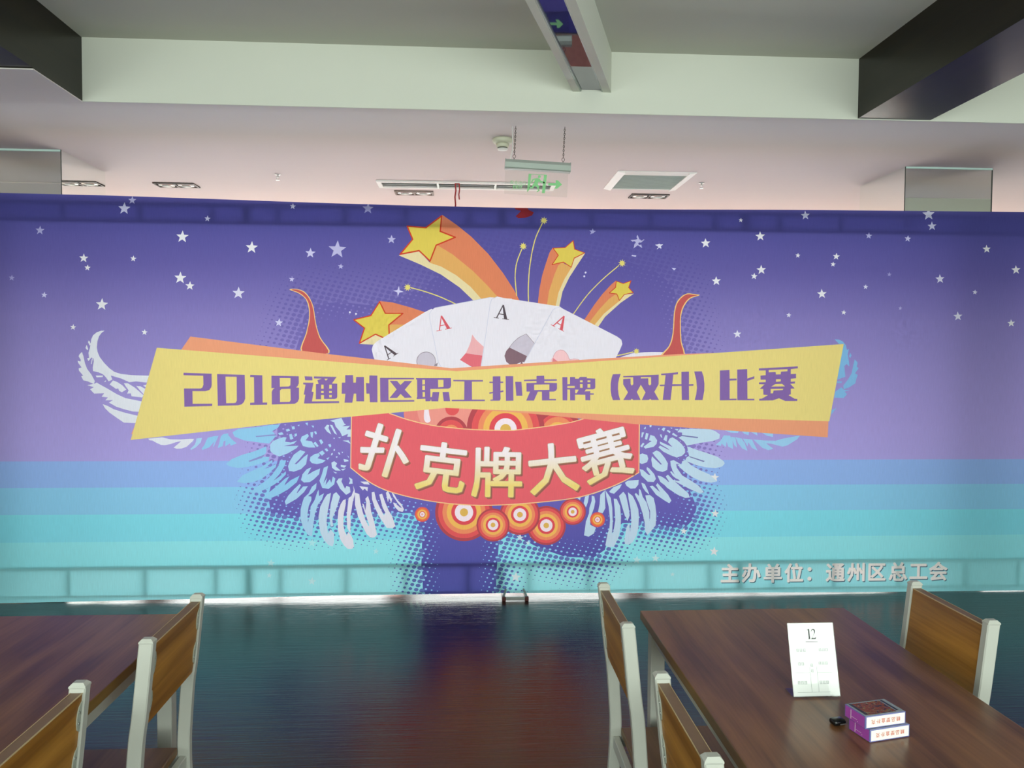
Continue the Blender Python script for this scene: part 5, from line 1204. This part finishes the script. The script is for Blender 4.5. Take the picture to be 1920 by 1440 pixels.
        for t in range(3): cols[fi*3+t, :3] = cc[t]
    at.data.foreach_set('color', cols.ravel())
    me.materials.append(M['fabric'])
    o = bpy.data.objects.new('banner_fabric', me); link(o, root)
    return o

bn = thing('event_banner', 'wide purple and turquoise fabric banner with a winged playing card emblem, on a metal frame', 'banner', (0, YB, 0))
build_banner(bn)
# frame behind the cloth
me = bpy.data.meshes.new('folded_hem')
hu = [U0/1000+.01+(U1-U0-20)/1000*k/40 for k in range(41)]
me.from_pydata([(u, .010+.002*math.sin(u*9), z) for z in (2.425, 2.50, 2.551) for u in hu], [], [(r*41+k, r*41+k+1, (r+1)*41+k+1, (r+1)*41+k) for r in range(2) for k in range(40)])
me.materials.append(M['hem']); link(bpy.data.objects.new('folded_hem', me), bn)
for z0, z1, nm in ((2.528, 2.553, 'top_rail'), (2.415, 2.435, 'top_rail'), (.212, .236, 'bottom_rail'), (.040, .048, 'bottom_rail')):
    MB().box(U0/1000+.02, U1/1000-.02, .019, .045, z0, z1).build(nm, M['truss'], bn)
STRUTS = [-2.99, -2.529, -2.057, -1.613, -1.202, -.780, -.393, .015, .417, .815, 1.202, 1.633, 2.067, 2.484, 2.931, 3.382, 3.799]
for x in STRUTS:
    MB().box(x-.012, x+.012, .021, .043, 2.435, 2.528).build('strut', M['truss'], bn)
    MB().box(x-.011, x+.011, .021, .043, .046, .212).build('strut', M['truss'], bn)
for x in (-1.403, .228, 1.838):
    for z0, z1 in ((2.435, 2.528), (.046, .212)): MB().box(x-.024, x+.024, .021, .043, z0, z1).build('joint_plate', M['truss'], bn)
for x in (U0/1000+.03, U1/1000-.03): MB().box(x-.015, x+.015, .019, .045, .0, 2.553).build('upright', M['truss'], bn)
ft = MB(); ft.box(.243, .258, -.085, .16, .002, .024, .003); ft.box(.392, .407, -.085, .16, .002, .024, .003); ft.box(.258, .392, -.085, -.072, .006, .026, .003)
fo = ft.build('frame_foot', M['truss'], bn)
for x in (.238, .387): MB().box(x, x+.025, -.090, -.068, 0.0, .028, .004).build('red_clip', M['clip_red'], fo)
for x in (.250, .400): MB().tube([(x, -.06, .02), (x+(.02 if x < .3 else -.02), .02, .06)], .007, 8).build('foot_brace', M['truss'], fo)

# ------------------------------------------------------------------ things on and under the lower ceiling
ex = thing('exit_sign', 'hanging glass exit sign with green running figure and arrow, on two chains', 'exit sign', (0.232, 4.821, 2.785))
ex.rotation_euler = (0, math.radians(2.6), 0); ex.scale = (1.065, 1.065, 1.065)
K = .000339
def sp(X, Y): return ((X-150)*K, -((Y-700)-(X-150)*.0716)*K)
MB().prism([(-.022, -.052), (.022, -.052), (.026, -.046), (.026, -.018), (.016, 0), (-.016, 0), (-.026, -.018), (-.026, -.046)], 'x', .004, .371).build('housing', M['alu'], ex)
for a, b_ in ((0, .004), (.371, .375)): MB().prism([(-.024, -.054), (.024, -.054), (.028, -.046), (.028, -.017), (.018, .002), (-.018, .002), (-.028, -.017), (-.028, -.046)], 'x', a, b_).build('end_cap', M['alu'], ex)
gp = MB().box(.004, .364, -.003, .003, -.192, -.050).build('glass_panel', M['sign_glass'], ex)
def flat_poly(name, polys, y0, y1, m, parent):
    b = MB()
    for q in polys: b.prism(q, 'y', y0, y1)
    return b.build(name, m, parent)
def circ2(X, Y, r, n=16): return [sp(X+r*math.cos(2*math.pi*k/n), Y+r*math.sin(2*math.pi*k/n)) for k in range(n)]
flat_poly('running_figure', [circ2(740, 995, 24), [sp(*p) for p in [(690,1020),(745,1030),(770,1065),(835,1085),(835,1110),(760,1095),(735,1075),(715,1120),(750,1160),(735,1200),(760,1225),(720,1255),(705,1250),(730,1220),(700,1165),(670,1150),(640,1190),(580,1190),(565,1170),(620,1165),(660,1080),(670,1050),(640,1055),(625,1095),(605,1090),(625,1035)]]], -.0042, -.0031, M['green'], gp)
flat_poly('door_symbol', [[sp(*p) for p in q] for q in ([(558,945),(602,950),(590,1160),(580,1215),(545,1255)], [(818,962),(866,966),(846,1275),(795,1270)], [(602,950),(818,962),(818,970),(602,958)])], -.0042, -.0031, M['green'], gp)
flat_poly('arrow_symbol', [[sp(*p) for p in [(898,1102),(1020,1105),(1020,1060),(1060,1062),(1128,1130),(1050,1198),(1000,1195),(1030,1148),(898,1142)]]], -.0042, -.0031, M['green'], gp)
def text_obj(name, body, size, m, parent, mtx, offset=0.0, thick=.0004):
    vs, fs = text_shapes(body, size, offset, 2)
    me = bpy.data.meshes.new(name)
    n = len(vs); from_v = [tuple(mtx @ Vector((x, y, 0))) for x, y in vs]
    me.from_pydata(from_v, [], fs); me.materials.append(m)
    o = bpy.data.objects.new(name, me); link(o, parent)
    return o
FACE = Matrix(((1,0,0,0),(0,0,-1,0),(0,1,0,0),(0,0,0,1)))          # text drawn in the xz plane, read from -y
u_, v_ = sp(385, 1092); text_obj('sign_lettering', '安全出口', .0235, M['green'], gp, Matrix.Translation((u_, -.0036, v_)) @ FACE, .0)
u_, v_ = sp(385, 1165); text_obj('sign_lettering', 'EXIT', .027, M['green'], gp, Matrix.Translation((u_, -.0036, v_)) @ FACE, .0005)
for X, top in ((300, .190), (1128, .204)):
    x = (X-150)*K
    b = MB(); n = 15
    for k in range(n):
        zc = .030+(top-.030)*(k+.5)/n; h = (top-.030)/n*.62; w = .0040
        pts = [((w*math.cos(t) if k % 2 else 0)+x, (0 if k % 2 else w*math.cos(t)), zc+h*math.sin(t)) for t in [2*math.pi*j/10 for j in range(10)]]
        b.tube(pts, .0017, 5, True)
    ch = b.build('hanging_chain', M['chain'], ex)
    b = MB(); b.tube([(x+.008*math.cos(t), 0, .020+.010*math.sin(t)) for t in [2*math.pi*j/16 for j in range(16)]], .0014, 6, True)
    b.tube([(x, 0, -.004), (x, 0, .011)], .002, 6); b.build('hook_ring', M['chain'], ch)
MB().tube([(.030, .02, .198), (.038, .02, .12), (.040, .015, .06), (.034, .01, .03), (.028, .005, -.004)], .0026, 6).build('power_cable', M['white_plastic'], ex, True)

sd = thing('smoke_detector', 'cream dome smoke detector on the ceiling behind the left chain of the exit sign', 'smoke detector', (0.230, 5.132, ZL)); sd.scale = (1.065, 1.065, 1.065)
MB().lathe([(.062, 0), (.062, -.012), (.056, -.024), (.040, -.030)], 0, 0).build('base', M['ivory_plastic'], sd, True)
MB().lathe([(.040, -.029), (.038, -.045), (.034, -.052)], 0, 0).build('sensor_head', M['ivory_plastic'], sd, True)
MB().lathe([(.031, -.051), (.031, -.058)], 0, 0).build('sensor_slot', M['rubber'], sd)
MB().lathe([(.033, -.058), (.031, -.064), (.020, -.067)], 0, 0).build('bottom_cap', M['white_plastic'], sd, True)

def downlight(label, x, y, dark):
    t = thing('recessed_spotlight', label, 'ceiling light', (x, y, ZL), 0, 'twin recessed spotlights'); t.scale = (1.065, 1.065, 1.0)
    b = MB(); W, D = .155, .078
    b.box(-W, W, -D, -D+.016, -.010, .0); b.box(-W, W, D-.016, D, -.010, .0); b.box(-W, -W+.014, -D+.016, D-.016, -.010, 0); b.box(W-.014, W, -D+.016, D-.016, -.010, 0); b.box(-.008, .008, -D+.016, D-.016, -.010, 0)
    b.build('frame', M['frame_dark'] if dark else M['bronze'], t)
    for xx in (-.074, .074):
        l = MB().lathe([(.060, -.012), (.060, -.0035), (.045, -.001)], xx, 0, 20).build('reflector_ring', M['lamp'], t, True)
        MB().lathe([(.038, -.016), (.030, -.012), (.030, -.002)], xx, 0, 16).build('bulb', M['white_plastic'], l, True)
    return t
M['bronze'] = mat('bronze_frame_light', (112, 96, 84), 0.45, noise=(40, 0.15))
downlight('twin recessed spotlight in brown frame, nearest to the left mirrored column', -2.390, 6.715, True)
downlight('twin recessed spotlight just below the long slot vent, left of the red ribbon', -0.449, 6.864, False)
downlight('twin recessed spotlight with blackened frame just below the square grille', 1.580, 6.832, True)

sv = thing('slot_diffuser', 'long narrow white slot air vent in the ceiling, running behind the exit sign', 'air vent', (0.0, 6.522, ZL)); sv.scale = (1.065, 1.065, 1.0)
b = MB(); b.box(-.68, .68, -.12, -.085, -.014, 0, .004); b.box(-.68, .68, .085, .12, -.014, 0, .004); b.box(-.68, -.645, -.085, .085, -.014, 0, .004); b.box(.645, .68, -.085, .085, -.014, 0, .004)
b.build('frame', M['white_plastic'], sv)
for k in range(3):
    y = -.055+.055*k; MB().prism([(y-.022, -.010), (y-.018, -.012), (y+.022, -.002), (y+.018, 0)], 'x', -.645, .645).build('blade', M['louvre'], sv)
for x in (-.22, .22): MB().box(x-.008, x+.008, -.085, .085, -.013, -.001).build('divider', M['alu'], sv)

gr = thing('return_air_grille', 'square white framed ceiling grille right of the exit sign', 'air vent', (1.438, 6.244, ZL)); gr.scale = (1.065, 1.065, 1.0)
b = MB(); W, D, fwid = .285, .295, .055
b.prism([(-W, 0), (-W, -.006), (-W+fwid, -.018), (-W+fwid, 0)], 'y', -D, D); b.prism([(W, 0), (W, -.006), (W-fwid, -.018), (W-fwid, 0)], 'y', -D, D)
b.prism([(-D, 0), (-D, -.006), (-D+fwid, -.018), (-D+fwid, 0)], 'x', -W+fwid, W-fwid); b.prism([(D, 0), (D, -.006), (D-fwid, -.018), (D-fwid, 0)], 'x', -W+fwid, W-fwid)
b.build('frame', M['white_plastic'], gr)
b = MB()
for k in range(16):
    y = -D+fwid+.008+k*(2*(D-fwid)-.016)/15; b.prism([(y-.010, -.014), (y-.008, -.015), (y+.008, -.002), (y+.006, -.001)], 'x', -W+fwid, W-fwid)
b.box(-W+fwid, W-fwid, -D+fwid, D-fwid, -.001, 0)
b.build('louvre_panel', M['louvre'], gr)

for label, x, y in (('small chrome sprinkler head on the ceiling left of the slot vent', -1.463, 6.266), ('small chrome sprinkler head on the ceiling right of the square grille', 1.882, 6.287)):
    t = thing('sprinkler_head', label, 'sprinkler', (x, y, ZL), 0, 'ceiling sprinkler heads')
    MB().lathe([(.022, 0), (.022, -.004), (.010, -.008)], 0, 0, 16).build('escutcheon', M['steel'], t)
    b = MB(); b.lathe([(.006, -.006), (.006, -.022)], 0, 0, 10); b.tube([(-.009, 0, -.020), (-.010, 0, -.034), (0, 0, -.044)], .0018, 6); b.tube([(.009, 0, -.020), (.010, 0, -.034), (0, 0, -.044)], .0018, 6); b.box(-.010, .010, -.004, .004, -.023, -.018)
    b.build('frame_arms', M['steel'], t)
    MB().lathe([(.015, -.044), (.016, -.046)], 0, 0, 12).build('deflector', M['steel'], t)

b = MB()
b.tube([(0, 0, 0), (.004, 0, -.06), (-.003, .002, -.11), (.002, 0, -.17), (-.001, 0, -.215)], 0, rect=(.006, .0015))
b.tube([(.004, 0, 0), (.030, .002, -.004), (.034, .002, -.05), (.028, 0, -.09), (.032, 0, -.13)], 0, rect=(.005, .0015))
tag(b.build('red_ribbon', M['red_cloth'], None, False, (-0.091, 6.405, ZL-.013)), 'thin red ribbon tied to the slot vent, its two ends dangling', 'ribbon')

# ------------------------------------------------------------------ tables
def table(label, x0, x1, y0, y1):
    t = thing('dining_table', label, 'table', ((x0+x1)/2, (y0+y1)/2, 0))
    w, d = (x1-x0)/2, (y1-y0)/2
    b = MB(); b.mi = 0; b.box(-w, w, -d, d, .7205, .750, .0025)
    o = b.build('tabletop', [M['table'], M['table_edge']], t)
    for p in o.data.polygons:
        if abs(p.normal.z) < 0.5: p.material_index = 1
    for sx in (-1, 1):
        for sy in (-1, 1):
            cx, cy = sx*(w-.043), sy*(d-.055)
            l = MB().box(cx-.023, cx+.023, cy-.023, cy+.023, .012, .7205, .003).build('leg', M['paint'], t)
            MB().box(cx-.020, cx+.020, cy-.020, cy+.020, 0, .012).build('foot_pad', M['rubber'], l)
    a = MB(); a.box(-w+.066, w-.066, -d+.045, -d+.070, .665, .7205); a.box(-w+.066, w-.066, d-.070, d-.045, .665, .7205)
    a.box(-w+.030, -w+.055, -d+.078, d-.078, .665, .7205); a.box(w-.055, w-.030, -d+.078, d-.078, .665, .7205)
    a.build('apron', M['paint'], t)
    return t
table('brown wood table with the number twelve card and two card boxes on it', .583, 1.282, 1.155, 2.575)
table('bare brown wood table at the left edge, with chairs on its right side', -1.61, -.912, 1.185, 2.605)

# ------------------------------------------------------------------ chairs
POST = [(-.022, .876), (-.003, .70), (.008, .62), (.017, .50), (.020, .43), (.018, .34), (.006, .20), (-.030, .0)]
def smooth_path(p, n=4):
    out = []
    for i in range(len(p)-1):
        p0, p1, p2, p3 = p[max(i-1, 0)], p[i], p[i+1], p[min(i+2, len(p)-1)]
        for k in range(n):
            t = k/n; out.append(tuple(.5*(2*p1[c]+(p2[c]-p0[c])*t+(2*p0[c]-5*p1[c]+4*p2[c]-p3[c])*t*t+(3*p1[c]-p0[c]-3*p2[c]+p3[c])*t**3) for c in (0, 1)))
    out.append(p[-1]); return out
PATH = smooth_path(POST)
def path_x(z):
    for (xa, za), (xb, zb) in zip(PATH, PATH[1:]):
        if zb <= z <= za: return xa+(xb-xa)*(za-z)/(za-zb)
    return PATH[0][0]
def make_chair():
    t = thing('dining_chair', '', 'chair')
    HW, PX, PY = .184, .018, .0135        # post spacing, half depth, half width
    for s in (-1, 1):
        y = s*HW; b = MB()
        for seg in range(1):
            rings = []
            for x, z in PATH:
                if z < .01: z = .012
                rings.append([b.bm.verts.new((x+a, y+c, z)) for a, c in ((-PX, -PY+.003), (-PX+.003, -PY), (PX-.003, -PY), (PX, -PY+.003), (PX, PY-.003), (PX-.003, PY), (-PX+.003, PY), (-PX, PY-.003))])
            n = 8
            for A, B in zip(rings, rings[1:]):
                for j in range(n): b.bm.faces.new([A[j], A[(j+1) % n], B[(j+1) % n], B[j]])
            b.bm.faces.new(rings[0]); b.bm.faces.new(rings[-1][::-1])
        l = b.build('rear_leg', M['paint'], t)
        x0, z0 = PATH[0]
        c = MB(); vs = [c.bm.verts.new((x0+a, y+d, z)) for z, k in ((z0-.001, 1.0), (z0+.003, 1.0), (z0+.010, .62)) for a, d in ((-PX*k, -PY*k), (PX*k, -PY*k), (PX*k, PY*k), (-PX*k, PY*k))]
        for r in (0, 4):
            for j in range(4): c.bm.faces.new([vs[r+j], vs[r+(j+1) % 4], vs[r+4+(j+1) % 4], vs[r+4+j]])
        c.bm.faces.new(vs[8:12]); c.bm.faces.new(vs[0:4][::-1]); c.build('post_cap', M['paint'], l)
        MB().box(PATH[-1][0]-.017, PATH[-1][0]+.017, y-.012, y+.012, 0, .0125).build('foot_pad', M['rubber'], l)
        f = MB().box(.375, .405, y-.0135, y+.0135, .012, .405, .003).build('front_leg', M['paint'], t)
        MB().box(.377, .403, y-.012, y+.012, 0, .0125).build('foot_pad', M['rubber'], f)
        MB().box(.038, .375, y-.010, y+.010, .365, .403, .002).build('side_rail', M['paint'], t)
    MB().box(.382, .402, -HW+.0135, HW-.0135, .365, .403, .002).build('front_rail', M['paint'], t)
    MB().box(.010, .030, -HW+.0135, HW-.0135, .365, .403, .002).build('rear_rail', M['paint'], t)
    MB().box(.035, .425, -HW+.0145, HW-.0145, .4055, .4305, .004).build('seat', [M['seat']], t)
    # backrest board between the posts, following their lean
    b = MB(); zs = [.866, .80, .74, .68, .655]; th = .0125; y0 = HW-PY-.0005; rows = []
    for z in zs:
        x = path_x(z); rows.append([b.bm.verts.new((x+a, c, z)) for a, c in ((-th, -y0), (th, -y0), (th, y0), (-th, y0))])
    for A, B in zip(rows, rows[1:]):
        for j in range(4):
            f = b.bm.faces.new([A[j], A[(j+1) % 4], B[(j+1) % 4], B[j]])
    ft_ = b.bm.faces.new(rows[0]); ft_.material_index = 1; fb = b.bm.faces.new(rows[-1][::-1]); fb.material_index = 1
    o = b.build('backrest', [M['chair_wood'], M['chair_edge_lit']], t)
    e = MB()
    x = path_x(.866); e.box(x-th-.0008, x-th+.0006, -y0, y0, .864, .8668); e.box(x+th-.0006, x+th+.0008, -y0, y0, .864, .8668)
    e.build('edge_band', M['edge_light'], o)
    # scalloped fixing plates on the outer face
    for s in (-1, 1):
        for zc in (.815, .715):
            x = path_x(zc)-th-.0012; lean = (path_x(zc+.03)-path_x(zc-.03))/.06
            prof = [(0, -.034), (.011, -.026), (.016, -.012), (.017, 0), (.016, .012), (.011, .026), (0, .034)]
            p = MB(); A = []; B = []
            for u, v in prof:
                yy = s*(y0-u)
                A.append(p.bm.verts.new((x+lean*v-.0012, yy, zc+v))); B.append(p.bm.verts.new((x+lean*v+.0012, yy, zc+v)))
            p.bm.faces.new(A); p.bm.faces.new(B[::-1]); n = len(prof)
            for j in range(n): p.bm.faces.new([A[j], A[(j+1) % n], B[(j+1) % n], B[j]])
            br = p.build('fixing_plate', M['bracket'], t)
            for dv in (-.012, .012):
                q = MB(); q.tube([(x+lean*dv-.0028, s*(y0-.009), zc+dv), (x+lean*dv-.001, s*(y0-.009), zc+dv)], .0028, 8); q.build('screw', M['steel'], br)
    return t
M['edge_light'] = mat('edge_veneer', (196, 172, 132), 0.5, noise=(60, 0.08))
chair = make_chair()
CH = [('farther of the two dining chairs along the left side of the numbered table', .456, 2.249, 0),
      ('nearer of the two dining chairs along the left side of the numbered table', .465, 1.550, 0),
      ('lone dining chair on the right side of the numbered table, front of backrest showing', 1.412, 2.232, math.pi),
      ('dining chair nearest the banner beside the bare left table, whole backrest in view', -.817, 2.187, math.pi),
      ('dining chair at the bottom left corner of the photo, beside the bare left table', -.858, 1.557, math.pi)]
for i, (lab, x, y, rz) in enumerate(CH):
    c = chair if i == 0 else copy_tree(chair)
    c.location = (x, y, 0); c.rotation_euler = (0, 0, rz); tag(c, lab, 'chair', 'wood and white metal dining chairs')

# ------------------------------------------------------------------ table number stand
st = thing('table_number_stand', 'white number twelve card in a leaning clear acrylic stand on the right table', 'table sign', (.816, 1.888, .750))
TL = math.atan2(.050, .173); SL = .180; Wd = .120
TM = Matrix.Rotation(-TL, 4, 'X')
def leaned(name, m, x0, x1, y0, y1, z0, z1, parent):
    b = MB(); b.box(x0, x1, y0, y1, z0, z1)
    bmesh.ops.transform(b.bm, matrix=TM, verts=b.bm.verts)
    o = b.build(name, m, parent); return o
ah = MB(); ah.box(0, Wd, -.0030, -.0015, .003, SL); ah.box(0, Wd, .0015, .0030, .003, SL)
bmesh.ops.transform(ah.bm, matrix=TM, verts=ah.bm.verts)
MB().box(0, Wd, .003, .054, 0, .003, .0008).build('base_plate', M['acrylic_base'], st)
ah.build('acrylic_holder', M['acrylic'], st)
pc = leaned('paper_card', M['paper'], .001, Wd-.001, -.0012, .0012, .0045, SL-.001, st)
def on_card(u, v): return TM @ Matrix.Translation((u, -.0014, v)) @ FACE
def serif_digits():
    """1 and 2 in a roman face, drawn around the card centre line"""
    b = MB(); cx, cz, h = .0595, .1525, .0250
    def P(q): b.prism([(cx+x*h, cz+z*h) for x, z in q], 'y', -.0018, -.0013)
    P([(-.33, -.5), (-.05, -.5), (-.05, -.465), (-.13, -.45), (-.13, .5), (-.18, .5), (-.38, .40), (-.36, .36), (-.26, .39), (-.26, -.45), (-.33, -.465)])
    out = [(.04, .25), (.08, .38), (.16, .47), (.27, .5), (.38, .46), (.45, .36), (.46, .22), (.40, .08), (.30, -.08), (.16, -.27), (.09, -.39), (.38, -.39), (.44, -.36), (.48, -.27), (.51, -.27), (.45, -.5), (.0, -.5), (.0, -.47), (.14, -.28), (.26, -.10), (.34, .06), (.36, .20), (.33, .33), (.25, .40), (.16, .38), (.10, .31), (.07, .24)]
    P(out)
    b.box(cx-.62*h, cx+.62*h, -.0018, -.0013, cz-.78*h, cz-.74*h)
    bmesh.ops.transform(b.bm, matrix=TM, verts=b.bm.verts)
    return b
serif_digits().build('printed_number', M['ink_black'], pc)
def faint_print():
    b = MB()
    def word(cx, cz, n):
        for k in range(n):
            x = cx+(k-(n-1)/2)*.0085; s_ = .0031
            for zz in (-s_, 0, s_): b.box(x-s_, x+s_, -.0017, -.0013, cz+zz-.0004, cz+zz+.0004)
            for xx in (-s_*.8, s_*.6): b.box(x+xx-.0004, x+xx+.0004, -.0017, -.0013, cz-s_, cz+s_)
    for cx, cz, n in ((.030, .1135, 3), (.088, .1140, 3), (.027, .0810, 2), (.084, .0820, 3), (.026, .0365, 3), (.082, .0365, 3), (.054, .0775, 1), (.054, .0645, 1)): word(cx, cz, n)
    for x0, x1, z in ((.010, .048, .060), (.066, .106, .060), (.012, .096, .0135)): b.box(x0, x1, -.0017, -.0013, z, z+.0005)
    for x, z0, z1 in ((.048, .0135, .075), (.066, .0135, .075)): b.box(x, x+.0005, -.0017, -.0013, z0, z1)
    bmesh.ops.transform(b.bm, matrix=TM, verts=b.bm.verts)
    return b
faint_print().build('faint_print', M['ink_grey'], pc)

# ------------------------------------------------------------------ playing card boxes and key fob
def card_art():
    m = bpy.data.materials.new('card_box_picture'); m.use_nodes = True; nt = m.node_tree; N = nt.nodes; L = nt.links; b = N['Principled BSDF']
    tc = N.new('ShaderNodeTexCoord'); mp = N.new('ShaderNodeMapping'); mp.inputs['Scale'].default_value = (60, 75, 60)
    n = N.new('ShaderNodeTexNoise'); n.inputs['Scale'].default_value = 1.0; n.inputs['Detail'].default_value = 3; n.inputs['Distortion'].default_value = 1.5
    r = N.new('ShaderNodeValToRGB'); r.color_ramp.interpolation = 'CONSTANT'
    el = r.color_ramp.elements; el[0].position = 0; el[0].color = (*lin((34, 40, 46)), 1); el[1].position = .40; el[1].color = (*lin((120, 60, 32)), 1)
    for p, c in ((.47, (150, 72, 34)), (.54, (112, 50, 30)), (.60, (150, 140, 84)), (.66, (84, 104, 100))): e = el.new(p); e.color = (*lin(c), 1)
    L.new(tc.outputs['Object'], mp.inputs['Vector']); L.new(mp.outputs['Vector'], n.inputs['Vector']); L.new(n.outputs['Fac'], r.inputs['Fac']); L.new(r.outputs['Color'], b.inputs['Base Color'])
    b.inputs['Roughness'].default_value = 0.25
    return m
M['box_body'] = mat('violet_box', (112, 112, 168), 0.25, noise=(40, 0.05)); M['box_side'] = mat('magenta_box_side', (172, 78, 178), 0.3, noise=(60, 0.08))
M['box_end'] = mat('cream_box_end', (244, 242, 232), 0.4, noise=(40, 0.01)); M['box_red'] = mat('red_print', (206, 104, 92), 0.5, noise=(80, 0.05))
M['box_pic'] = card_art(); M['box_margin'] = mat('grey_box_margin', (150, 160, 166), 0.25, noise=(40, 0.05)); M['box_dark'] = mat('dark_box_print', (40, 46, 54), 0.3, noise=(90, 0.3))
def card_box():
    t = thing('playing_card_box', '', 'card box')
    w, d, h = .0535, .034, .0285
    MB().box(-w, w, -d, d, .0003, h, .0012).build('box_body', M['box_body'], t)
    MB().box(-w+.002, w-.002, -d+.002, d-.002, h-.0001, h+.0003).build('top_margin', M['box_margin'], t)
    MB().box(-w+.006, w-.020, -d+.006, d-.006, h+.0003, h+.0005).build('top_picture', M['box_pic'], t)
    MB().box(w-.017, w-.011, -d+.010, d-.006, h+.0003, h+.0005).build('top_print', M['box_dark'], t); MB().box(-w+.006, -w+.013, -d+.006, d-.006, h+.0005, h+.0006).build('top_print', M['box_dark'], t)
    e = MB().box(-w+.003, w-.003, -d-.0003, -d+.0001, .003, h-.002).build('end_panel', M['box_end'], t)
    R180 = Matrix.Translation((0, -d-.0006, h/2+.0004)) @ FACE @ Matrix.Rotation(math.pi, 4, 'Z')
    for k, ch in enumerate('精品塑盒扑克'):
        text_obj('end_lettering', ch, .0112, M['box_red'], e, R180 @ Matrix.Translation(((k-2.5)*.0132, 0, 0)), .0001)
    MB().box(w-.0001, w+.0003, -d+.003, d-.003, .002, h-.0015).build('side_panel', M['box_side'], t); s_ = MB().box(-w-.0003, -w+.0001, -d+.003, d-.003, .002, h-.0015).build('side_panel', M['box_side'], t)
    c = MB(); c.box(-w-.0006, -w-.0002, -.010, -.0088, .006, .0075); c.box(-w-.0006, -w-.0002, .012, .0130, .004, h-.004); c.box(-w-.0006, -w-.0002, -.008, .010, .0100, .0104); c.build('side_print', M['box_end'], s_)
    return t
A_ = card_box(); A_.location = (.9354, 1.7041, .750); A_.rotation_euler = (0, 0, math.radians(13)); tag(A_, 'lower of the two stacked purple playing card boxes, lying on the table', 'card box', 'stacked playing card boxes')
B_ = copy_tree(A_); B_.location = (.9262, 1.7055, .7791); B_.rotation_euler = (0, 0, math.radians(12.1)); tag(B_, 'upper purple playing card box with a red and brown picture on its lid', 'card box', 'stacked playing card boxes')
kf = thing('key_fob', 'small black key fob with a silver strip, left of the stacked card boxes', 'key fob', (.873, 1.752, .750), math.radians(14))
b = MB(); b.box(-.028, .004, -.012, .012, .0005, .0140, .005); b.build('fob_body', M['black_gloss'] if 'black_gloss' in M else mat('black_gloss', (14, 16, 18), 0.25, noise=(40, .1)), kf, True)
MB().box(-.014, .002, -.0124, -.0116, .0035, .0058).build('silver_strip', M['steel'], kf)

# the ceiling sockets of the dark beams, skirting along the rear wall
b = MB(); xs = XL
b.box(XL, XR, REAR_Y-.012, REAR_Y, 0, .058); struct(b.build('baseboard_back', M['skirting']))
